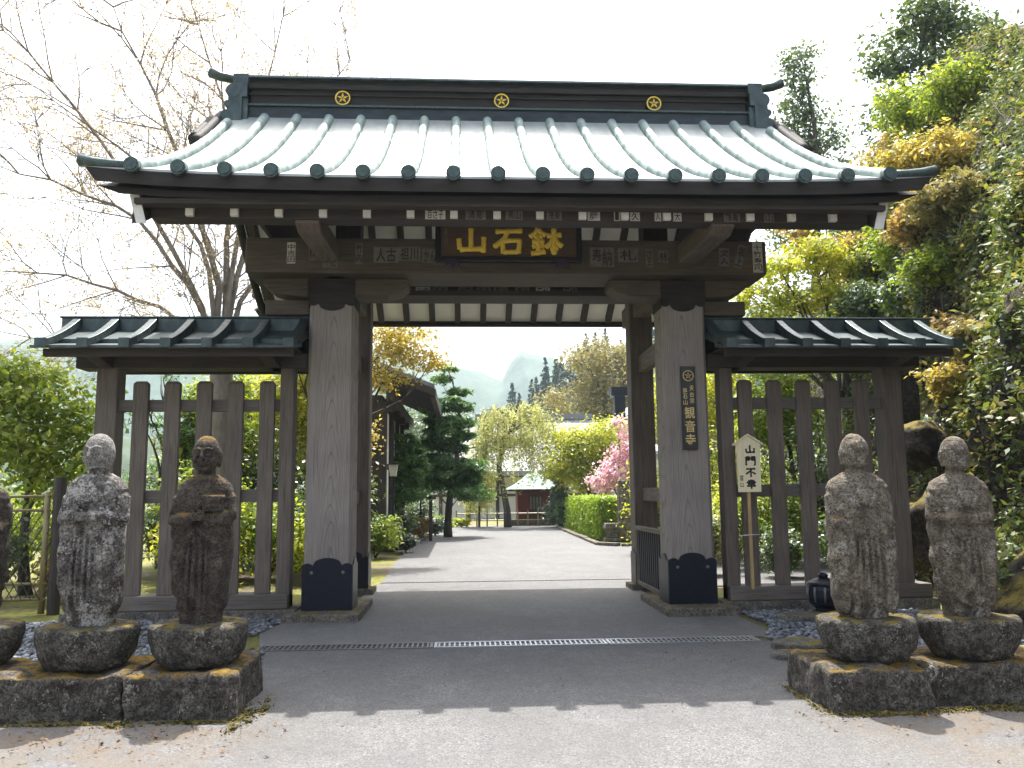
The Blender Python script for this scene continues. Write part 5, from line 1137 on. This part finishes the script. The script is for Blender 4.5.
# --- garden behind the left fence
LF = [(-6.9, 9.5, 1.5, 1.1, 3.3, 7000, 'spring', 'high spring green bush behind the left end post'), (-4.9, 9.8, 1.3, 1.0, 3.6, 6500, 'yellow', 'high yellow green bush behind the middle left pickets'), (-3.3, 6.4, .8, .8, 2.4, 4500, 'mid', 'upright green bush between fence and left rear post'), (-5.9, 5.8, .9, .8, 2.4, 5000, 'spring', 'leafy bush just behind the second left picket'), (-6.6, 6.5, 1.2, 1.0, 2.1, 5000, 'mid', 'tall mid green shrub behind the leftmost pickets'), (-5.6, 4.4, .8, .8, 1.3, 3600, 'yellow', 'yellow green maple shrub behind the left pickets'), (-4.6, 5.6, 1.0, .9, 1.7, 4200, 'spring', 'spring green shrub behind the middle left pickets'),
      (-3.6, 4.6, .6, .6, 1.1, 2600, 'yellow', 'yellowish shrub behind the left inner post'), (-4.2, 7.6, 1.1, 1.0, 2.6, 4500, 'dark', 'dark evergreen shrub deep behind the left fence'), (-6.0, 8.6, 1.6, 1.2, 3.3, 5500, 'mid', 'large green bush deep behind the left fence'),
      (-5.0, 3.0, .5, .45, .62, 1800, 'hedge', 'low bright shrub just behind the left sill'), (-7.6, 4.2, .9, .8, 1.4, 3200, 'spring', 'leafy green shrub beyond the bamboo fence post'), (-8.6, 2.6, .9, .8, 1.2, 3000, 'mid', 'green shrub behind the bamboo lattice'), (-9.6, 5.5, 1.5, 1.3, 2.2, 4200, 'spring', 'wide green shrub at the left edge behind the bamboo lattice'), (-7.0, 2.4, .5, .45, .7, 1500, 'orange', 'low reddish shrub at the foot of the bamboo fence')]
for i, (x, y, rx, ry, h, n, lm, lb) in enumerate(LF): bush('shrub', lb, 'shrub', (x, y, 0), rx, ry, h, n, .055, LM[lm], 60+i)
tree('leafy_tree', 'young big leaved bright green tree at the left edge', 'tree', (-8.2, 3.6, 0), 3.6, .09, [(-7.9, 3.2, 3.4, .75, .7, .55), (-8.7, 3.2, 3.7, .7, .7, .5), (-7.3, 3.3, 2.8, .55, .6, .45), (-8.3, 3.1, 2.6, .8, .8, .5), (-7.6, 3.3, 2.1, .8, .7, .45), (-9.1, 3.4, 2.9, .7, .7, .6)], 7500, .062, LM['spring'], seed=31, sig=.30, k=22, aspect=.6)
tree('pine_tree', 'dark needled pine between the bright tree and the left fence', 'tree', (-7.6, 8.5, 0), 4.3, .12, tiers(-7.5, 8.4, 2.2, 4.2, 1.3, .6, 5, 9, .25), 7000, .07, LM['pine'], seed=33, aspect=.22, sig=.26, flat=.4)
tree('maple_tree', 'golden brown leaved maple crown behind the left fence top', 'tree', (-4.0, 11, 0), 4.0, .12, [(-4.6, 10.8, 4.0, 1.1, 1, .55), (-3.7, 10.8, 3.3, .9, .9, .5), (-5.6, 11, 3.3, 1.0, 1, .5), (-4.2, 11, 2.6, 1.0, 1, .5)], 6500, .055, LM['gold'], seed=34, sig=.28)

for a_ in (('garden_maple', 'yellow green tree filling the gap behind the middle left pickets', (-5.2, 10.2, 0), [(-5.6, 10, 4.2, .9, .8, .6), (-4.6, 10, 3.8, .8, .8, .6), (-5.3, 10, 3.1, .9, .8, .6), (-4.9, 10.2, 4.8, .7, .7, .5)], 'yellow', 301), ('garden_maple', 'green tree rising behind the second left picket', (-6.4, 8.6, 0), [(-6.6, 8.4, 3.7, .8, .8, .6), (-6.0, 8.5, 3.0, .7, .7, .5), (-6.9, 8.6, 2.9, .7, .7, .5), (-6.2, 8.6, 4.2, .5, .5, .4)], 'spring', 302),
     ('garden_maple', 'yellow green tree behind the third right picket', (5.6, 11.0, 0), [(5.4, 10.8, 4.4, .9, .8, .6), (6.3, 11, 3.7, .9, .8, .6), (5.0, 11, 3.5, .8, .8, .6), (6.6, 11, 4.7, .8, .8, .5)], 'yellow', 303), ('garden_maple', 'fresh green tree behind the last right picket', (7.2, 8.4, 0), [(7.0, 8.2, 4.0, .8, .8, .6), (7.5, 8.4, 3.2, .8, .8, .6), (6.5, 8.4, 3.1, .7, .7, .5)], 'spring', 304)):
    tree(a_[0], a_[1], 'tree', a_[2], 4.2, .09, a_[3], 7000, .06, LM[a_[4]], seed=a_[5], sig=.27)

# --- great bare cherry with rusty young leaves, behind the left fence
ch = thing('cherry_tree', 'great spreading cherry almost bare with rusty young leaves at upper left', 'tree', (-5.35, 5.2, 0)); mb = MB(); r = np.random.RandomState(77); LC = []
mb.tube(wiggle((-5.35, 5.2, -.2), (-5.5, 5.2, 4.6), 8, .015, r), [.34, .28, .26, .25, .24, .235, .23, .225, .22], 12)
def twig(p, d, L, rad, depth):
    pts = [Vector(p)]; d = Vector(d).normalized(); n = 5
    for i in range(n):
        d = (d+Vector(r.normal(size=3))*.16+Vector((0, 0, .02))).normalized(); pts.append(pts[-1]+d*L/n)
    mb.tube(pts, [rad*(1-.75*i/n) for i in range(n+1)], 5 if rad > .015 else 4, False)
    if depth == 0 or L < .35:
        for q in pts[2:]:
            if r.rand() < .75:
                k = r.randint(2, 9); LC.append(np.array(q)[None]+r.normal(size=(k, 3))*.085)
        return
    for k in range(r.randint(3, 6)):
        i = r.randint(1, n+1); dd = (pts[i]-pts[i-1]).normalized(); side = Vector(r.normal(size=3)); side -= dd*side.dot(dd); side.normalize()
        twig(pts[i], dd*.75+side*.65, L*(.42+.25*r.rand()), max(.0055, rad*.55), depth-1)
S0 = Vector((-5.5, 5.2, 4.3))
limbs = [((-5.75, 5.2, 6.4), (-6.6, 5.0, 9.0), (-7.8, 4.8, 11.6), .115), ((-6.2, 5.1, 5.9), (-7.6, 4.9, 7.4), (-9.9, 4.8, 8.2), .10), ((-6.4, 5.2, 5.2), (-8.0, 5.1, 5.9), (-10.2, 5.0, 6.1), .085), ((-5.5, 5.3, 6.8), (-5.6, 5.5, 9.2), (-6.6, 5.8, 12.4), .11),
         ((-5.2, 5.5, 6.6), (-4.6, 5.9, 9.0), (-3.2, 6.4, 11.4), .10), ((-5.0, 5.6, 6.0), (-3.9, 6.4, 8.2), (-1.6, 7.2, 10.3), .09), ((-6.5, 5.0, 6.6), (-8.3, 4.6, 9.3), (-10.0, 4.4, 11.2), .09), ((-5.3, 5.4, 7.0), (-5.0, 5.8, 9.6), (-4.6, 6.2, 12.8), .09), ((-6.6, 5.3, 4.9), (-8.2, 5.2, 4.7), (-10.0, 5.0, 4.9), .06), ((-5.9, 4.9, 6.6), (-6.9, 4.5, 8.0), (-9.0, 4.2, 9.6), .08)]
for a, b, c, rr in limbs:
    pts = []; A = [S0, Vector(a), Vector(b), Vector(c)]
    for i in range(3):
        for q in range(4):
            t = q/4; p0 = A[max(0, i-1)]; p1 = A[i]; p2 = A[i+1]; p3 = A[min(3, i+2)]
            pts.append(.5*((2*p1)+(p2-p0)*t+(2*p0-5*p1+4*p2-p3)*t*t+(3*p1-p0-3*p2+p3)*t**3)+Vector(r.normal(size=3))*.04)
    pts.append(A[3]); n = len(pts)-1
    rr *= .62; mb.tube(pts, [rr*(1.25-1.1*i/n) for i in range(n+1)], 7, False)
    for i in range(2, n+1):
        for q in range(2 if i > 5 else 1):
            dd = (pts[i]-pts[i-1]).normalized(); side = Vector(r.normal(size=3)); side.y *= .7; side -= dd*side.dot(dd); side.normalize()
            twig(pts[i], dd*.8+side*.7+Vector((0, 0, .05)), 1.1+1.2*r.rand(), max(.014, rr*.3), 2)
mb.build('trunk', M['barkpale'], ch, smooth=True, fix=False); LC = np.concatenate(LC)
leaf_object('crown', LM['rust'], ch, LC, r.normal(size=LC.shape), .029*(.6+.8*r.rand(len(LC))), .5, 9)

# --- cliff at the right
def cliff_x(y, z):
    n1 = mnoise.fractal(Vector((y*.22, z*.25, 3.3)), 1.0, 2.0, 4); n2 = mnoise.fractal(Vector((y*.9, z*.9, 8.1)), 1.0, 2.0, 4)
    ledge = .35*math.sin(z*1.6+.5*y+1.5*n1)
    return 6.75+.21*(y-.5)+.19*max(0, z-.3)+.012*max(0, z)**2+.7*n1+.30*n2+ledge*.4
def crest_k(y): u = min(1, max(0, y/9)); return .62+.38*u*u*(3-2*u)
cl = MB(); ys = np.linspace(-7, 24, 210); zs = np.concatenate([np.linspace(-.3, 13.5, 130)])
rows = []
for zq in zs: rows.append([(lambda z, y: (cliff_x(y, z)+.16*mnoise.fractal(Vector((y*2.4, z*2.4, 1)), 1.0, 2.0, 4)-.12*abs(mnoise.noise(Vector((y*1.3, z*2.2, 4)))), y, z-.02*max(0, y-8)*z*.3))(zq*crest_k(y), y) for y in ys])
rows.append([(p[0]+9, p[1], p[2]+2.0) for p in rows[-1]]); rows.append([(p[0]+40, p[1], p[2]+16) for p in rows[-1]])
cl.grid(rows); struct('cliff', cl, M['rock'], smooth=True, fix=False)
# plants clinging to the cliff: leaf cover as one mass
r = np.random.RandomState(91); C = []; NN = []
while len(C) < 3900:
    y = r.uniform(-2, 17); z = 13.5*r.rand()**.75*crest_k(y)
    d = mnoise.fractal(Vector((y*.5, z*.5, 5.0)), 1.0, 2.0, 3)+.10*(z-5)/5
    if d < -.08 and r.rand() < .8: continue
    if z < 4.6 and y < 7 and r.rand() < .62: continue
    p = np.array((cliff_x(y, z)-.05, y, z-.02*max(0, y-8)*z*.3)); k = r.randint(14, 46); s = r.uniform(.10, .30)
    C.append(p+r.normal(size=(k, 3))*np.array([s*.5, s, s*.7])+np.array([-.1, 0, .03])); NN.append(r.normal(size=(k, 3))*.55+np.array([-.35, -.3, .7]))
C = np.concatenate(C); NN = np.concatenate(NN)
o = leaf_object('cliff_plants', LM['cliff'], None, C, NN, .055*(.5+.9*r.rand(len(C))), .5, 4, (8, 4, 0)); tag(o, 'mixed small plants covering the rocky slope', 'plants', kind='stuff')
# hanging dry grass strands on the upper slope
mb = MB()
for i in range(700):
    y = r.uniform(2, 15); z = r.uniform(6, 12.6)*crest_k(y); p = Vector((cliff_x(y, z)-.05, y, z-.02*max(0, y-8)*z*.3)); L = .25+.5*r.rand()
    mb.tube([p, p+Vector((-.12*L-.1, r.normal()*.1, .15*L)), p+Vector((-.3*L-.12, r.normal()*.2, -.55*L))], [.007, .005, .002], 3, False)
o = mb.build('dry_grass', plain('dry_straw', (.40, .34, .18), (.24, .20, .10), 5, .9, bump=0), None, fix=False, origin=(10, 8, 9)); tag(o, 'dry straw grass hanging from the upper slope', 'grass', kind='stuff')
def boulder(name, label, c, rad, mat, seed, amp=.22):
    mb = MB(); mb.blob((0, 0, 0), rad, nu=40, nv=26); me = mb.mesh(name); n = len(me.vertices); co = np.empty(n*3); me.vertices.foreach_get('co', co); co = co.reshape(-1, 3)
    co = np.array([p*(1+amp*mnoise.fractal(Vector(p)*1.6/max(rad)+Vector((seed, 0, 0)), 1.0, 2.0, 5)) for p in co]); me.vertices.foreach_set('co', co.ravel()); me.polygons.foreach_set('use_smooth', [True]*len(me.polygons))
    return tag(link_mesh(name, me, mat, None, c), label, 'rock')
boulder('boulder', 'flat topped mossy boulder beside the right end post', (7.0, 1.9, 2.35), (.55, .45, .42), M['rock'], 3)
boulder('boulder', 'pale rock outcrop high in the slope at the right', (9.2, 4.5, 6.9), (.45, .5, .5), M['grave'], 5, .3)
boulder('boulder', 'rounded rock at the foot of the slope below the mossy boulder', (6.75, 1.1, .9), (.6, .5, .75), M['rock'], 7)
boulder('boulder', 'broad dark rock above the shrub at the right edge', (8.3, 1.2, 1.9), (.75, .7, .95), M['rock'], 11)
boulder('boulder', 'bulging mossy rock at the right edge of the slope', (8.6, 1.9, 3.9), (.75, .7, .7), M['rock'], 13)
st_ = thing('stone_stele', 'dark upright memorial stele behind the right end post', 'stele', (7.15, 2.8, 2.6))
mb = MB(); mb.prism([(6.88, 2.75), (7.45, 2.75), (7.47, 3.85), (7.35, 4.02), (6.98, 4.02), (6.86, 3.85)], 2.7, 2.88, 'xz'); mb.build('slab', M['grave'], st_, bevel=.03)
mb = MB(); mb.box(6.75, 7.6, 2.5, 3.1, 2.3, 2.75); mb.build('base', M['grave'], st_, bevel=.04)

tree('maple_tree', 'yellow green maple with dark crooked limbs above the right fence roof', 'tree', (9.0, 8.6, 3.0), 3.2, .16, [(7.3, 8.6, 7.2, .75, .8, .4), (6.6, 8.6, 6.5, .6, .7, .35), (7.9, 8.6, 6.5, .9, .8, .4), (7.0, 8.6, 5.9, .8, .8, .35), (8.3, 8.7, 7.6, .8, .8, .45), (8.9, 8.6, 6.6, .7, .7, .35), (9.6, 8.6, 6.2, .7, .7, .4), (6.4, 8.8, 5.5, .6, .6, .25), (8.4, 8.8, 5.6, .8, .7, .4), (9.3, 8.8, 7.4, .7, .7, .5)], 11000, .06, LM['yellow'], seed=41, fork=.25, sig=.27)
tree('maple_tree', 'orange tipped maple above the middle of the right fence roof', 'tree', (9.7, 9.4, 4), 3.4, .12, [(8.8, 9.4, 7.9, .6, .6, .4), (9.7, 9.2, 8.0, .5, .6, .4), (8.3, 9.4, 8.4, .5, .5, .3), (9.9, 9.4, 7.2, .5, .6, .4)], 4500, .055, LM['orange'], seed=42, sig=.3)
tree('sparse_conifer', 'thin ragged conifer standing tall beyond the right end of the ridge', 'tree', (14.6, 23, 6), 15.0, .22, [(14.4, 23, 20.8, .8, .8, .8), (13.2, 23, 17.4, .9, .9, .9), (15.6, 23, 17.0, 1.0, .9, .8), (13.6, 23, 15.0, 1.2, 1, .9), (15.0, 23, 14.5, 1.2, 1, .8), (14.2, 23, 18.8, .7, .7, .6), (12.8, 23, 15.8, .7, .8, .8), (15.9, 23, 15.4, .8, .8, .6), (14.0, 23, 13.0, 1.3, 1, .8), (14.9, 23, 18.0, .9, .9, .8), (14.0, 23, 16.4, 1.1, 1, .8), (14.5, 23, 19.8, .8, .8, .7)], 9000, .10, LM['mid'], seed=43, sig=.42, k=40, fork=.5)
tree('oak_tree', 'tall dense green tree at the top of the slope, upper right', 'tree', (15.6, 14.4, 9), 9, .3, [(15.2, 14.2, 17.6, 1.2, 1.2, 1.0), (13.9, 14.2, 16.2, 1.0, 1, .9), (15.6, 14.2, 15.6, 1.4, 1.3, 1.1), (14.0, 14.2, 14.2, 1.1, 1, .9), (15.4, 14.2, 13.4, 1.5, 1.2, 1.0), (13.8, 14.2, 12.6, 1.0, 1, .8), (16.6, 14.2, 16.9, 1.1, 1, .9), (14.6, 14, 12.0, 1.3, 1, .8)], 13000, .10, LM['mid'], seed=44, sig=.26)
tree('maple_tree', 'rusty orange shrubby maple on the slope under the tall dense tree', 'tree', (14.2, 13.2, 7), 4.5, .12, [(13.2, 13, 11.0, .8, .8, .6), (14.6, 13, 12.0, .8, .8, .6), (15.2, 13, 12.8, .8, .8, .5), (12.8, 13, 10.2, .7, .7, .5)], 5200, .07, LM['orange'], seed=45, sig=.3)
UP = [(8.6, 6.8, 1.0, 1.2, 'mid', 'dark green bush under the tawny leaved bushes'), (6.8, 8.8, .9, 1.0, 'mid', 'dark green bush between two lighter ones on the slope'), (5.0, 5.2, .7, .8, 'mid', 'dark bush low on the slope above the stele'), (3.6, 5.4, .7, .8, 'spring', 'small bright bush at the right edge beside the pale outcrop'), (3.2, 6.6, .8, .9, 'olive', 'straw coloured bush at the right edge over the golden fern'), (10.8, 7.4, .9, 1.0, 'pieris', 'reddish tipped bush below the eave corner'), (8.4, 4.6, .8, .9, 'pieris', 'red tipped bush just above the right fence roof'), (9.5, 9.6, 1.2, 1.3, 'olive', 'pale olive bush on the upper slope'), (9.2, 11.2, 1.2, 1.4, 'spring', 'sunlit green bush near the slope crest'), (7.2, 10.6, 1.2, 1.3, 'spring', 'light green bush cresting the slope at the right edge'), (6.5, 6.6, .9, 1.0, 'spring', 'green bush in the middle of the slope'),
      (7.4, 5.4, .9, 1.3, 'mid', 'dark leaved bush beside the maple on the slope'), (4.4, 6.4, .8, 1.1, 'orange', 'orange leaved bush at the right edge halfway up'), (2.6, 3.9, .85, .8, 'orange', 'tawny fern bush overhanging the right fence roof end'), (1.7, 3.0, .7, .7, 'gold', 'golden fern tuft on the bulging rock'), (1.0, 3.6, .75, .7, 'olive', 'olive fern mound at the right edge above the shrubs'), (3.6, 2.3, .5, .6, 'mid', 'small green fern by the stele'), (12, 8.6, 1.2, 1.5, 'mid', 'green bush below the rusty maple'), (6.2, 3.8, .9, 1.2, 'mid', 'evergreen bush behind the right end post'), (10.5, 10.8, 1.0, 1.3, 'orange', 'rusty bush just below the crest'), (12.5, 10.6, 1.3, 1.6, 'olive', 'olive bush on the far shoulder of the slope'), (8.2, 8.0, 1.1, 1.3, 'spring', 'bright bush below the eave corner on the slope'), (5.4, 8.2, 1.1, 1.2, 'gold', 'golden leaved bush high at the right edge')]
for i, (y, z, rx, h, lm, lb) in enumerate(UP): bush('slope_bush', lb, 'bush', (cliff_x(y, z)-.15, y, z-.02*max(0, y-8)*z*.3), rx, rx*.9, h, int(4200*rx), .06, LM[lm], 100+i)
RS = [(6.75, -.45, .62, 1.0, 'pieris', 'red tipped pieris shrub at the right edge'), (7.4, -1.2, .6, .85, 'pieris', 'white flowering shrub cut by the right edge'), (6.5, -1.35, .38, .4, 'yellow', 'low yellow plant on the bank at the right edge'), (7.2, .5, .5, .55, 'mid', 'small green shrub at the foot of the slope')]
for i, (x, y, rx, h, lm, lb) in enumerate(RS): bush('shrub', lb, 'shrub', (x, y, 0), rx, rx, h, 2200, .05, LM[lm], 130+i)
# --- garden behind the right fence
RF = [(5.9, 9.4, 1.2, 3.0, 'yellow', 'high yellow green bush behind the last right pickets'), (4.75, 8.6, .6, 2.0, 'spring', 'green bush behind the right inner post'), (5.4, 6.0, .7, 1.9, 'spring', 'leafy bush behind the third right picket'), (7.6, 6.8, 1.1, 3.4, 'mid', 'high green bush behind the stele'), (4.2, 5.0, .5, 1.25, 'pieris', 'red and green shrub behind the notice stake'), (5.0, 7.5, .9, 1.7, 'yellow', 'yellow green shrub behind the middle right pickets'), (6.2, 6.6, 1.0, 2.0, 'spring', 'spring green shrub behind the last right pickets'), (4.6, 10.5, 1.0, 2.6, 'yellow', 'tall yellow green bush far behind the notice'), (6.6, 10.5, 1.3, 3.2, 'spring', 'tall green bush far behind the right fence'), (5.4, 4.2, .5, .9, 'mid', 'thin twiggy shrub behind the right sill'), (6.3, 3.6, .6, 1.2, 'mid', 'green shrub behind the right end post'), (8.2, 9.5, 1.3, 3.0, 'mid', 'broad green bush under the right maple')]
for i, (x, y, rx, h, lm, lb) in enumerate(RF): bush('shrub', lb, 'shrub', (x, y, 0), rx, rx*.9, h, int(3200*rx), .05, LM[lm], 150+i)

# --- hills and mountains
def hill(name, pts, depth, mat, seed, amp):
    """ridge line (x, y, z) given in metres, falling away to both sides"""
    mb = MB(); rows = []
    P = []
    for (a, b) in zip(pts[:-1], pts[1:]):
        for t in np.linspace(0, 1, 14, endpoint=False): P.append(Vector(a).lerp(Vector(b), t))
    P.append(Vector(pts[-1]))
    for q in np.linspace(-1, 1, 25):
        row = []
        for p in P:
            h = p.z*(1-abs(q)**1.25); n = mnoise.fractal(Vector((p.x/amp/4, (p.y+q*depth)/amp/4, seed)), 1.0, 2.0, 5)
            row.append((p.x, p.y+q*depth, max(-2, h+n*amp*min(1, h/amp/2+.05))-2))
        rows.append(row)
    mb.grid(rows); return struct(name, mb, mat, smooth=True, fix=False)
forest = plain('forested_slope', (.055, .085, .035), (.022, .04, .02), .12, .95, bump=1.0)
hill('mountain', [(-700, 820, 120), (-260, 860, 190), (-60, 880, 150), (40, 860, 122), (62, 860, 146), (110, 860, 142), (200, 860, 170), (420, 840, 230), (800, 800, 240)], 220, forest, 3, 14)
hill('hill', [(-6, 172, 1), (6, 172, 13), (14, 172, 20), (26, 172, 29), (60, 168, 42), (110, 150, 50), (200, 130, 60)], 45, forest, 5, 3)
hill('hill', [(-160, 170, 22), (-90, 180, 20), (-40, 185, 12), (-8, 185, 4)], 40, forest, 6, 3)
hill('hill', [(16, 64, 3), (24, 62, 8), (34, 58, 15), (60, 50, 26), (110, 44, 34)], 26, forest, 7, 2)
def cedar_mesh(seed, h=9.0):
    r = np.random.RandomState(seed); C = []; 
    for i in range(16):
        t = i/15; rr = (1-t)**.8*h*.2+.12; k = int(26*(1-t)+10); a = r.rand(k)*6.28; q = np.sqrt(r.rand(k))
        C.append(np.stack([rr*q*np.cos(a), rr*q*np.sin(a), np.full(k, h*(.12+.88*t))-q*rr*.45+r.normal(size=k)*.15], 1))
    C = np.concatenate(C); return C, r
ced = []
for v in range(3):
    t = thing('cedar_tree', 'dark spire shaped cedar on the far wooded spur', 'tree', (0, 0, 0), 'cedars on the far spur'); mb = MB(); mb.tube([(0, 0, -1), (0, 0, 8.6)], [.25, .04], 6); mb.build('trunk', M['bark'], t, fix=False)
    C, r = cedar_mesh(200+v); leaf_object('crown', LM['cedar'], t, C, r.normal(size=C.shape)+np.array([0, -.3, .8]), .42*(.6+.7*r.rand(len(C))), .5, v); ced.append(t)
r = np.random.RandomState(55); k = 0
for i in range(64):
    u = r.rand(); x = 6+u*58 if i < 50 else r.uniform(-60, 0); zr = np.interp(x, [-60, -10, 6, 14, 26, 60, 110], [8, 3, 11, 18, 27, 40, 48]); y = 172-r.uniform(0, 20)*(1 if i % 2 else .2)
    z = zr*(1-((172-y)/45)**1.25)-3.0; s = .75+.75*r.rand()
    if k < 3: o = ced[k]; o.location = (x, y, z); o.scale = (s, s, s)
    else:
        src = ced[k % 3]; o = src.copy(); COL.objects.link(o); o.location = (x, y, z); o.scale = (s, s, s*(.85+.4*r.rand())); o.rotation_euler = (0, 0, r.rand()*6.28)
        for c in src.children:
            cc = c.copy(); COL.objects.link(cc); cc.parent = o
    k += 1
# far air: even pale haze round everything
hzm = bpy.data.materials.new('air_haze'); hzm.use_nodes = True; nt = hzm.node_tree; nt.nodes.remove(nt.nodes['Principled BSDF'])
pv = nt.nodes.new('ShaderNodeVolumePrincipled'); pv.inputs['Color'].default_value = (.66, .83, 1.0, 1); pv.inputs['Density'].default_value = HAZE; pv.inputs['Anisotropy'].default_value = .2
nt.links.new(pv.outputs[0], nt.nodes['Material Output'].inputs['Volume'])
mb = MB(); mb.box(-1200, 1200, -70, 1200, -3.5, 300); o = mb.build('haze', hzm, None); tag(o, kind='stuff')
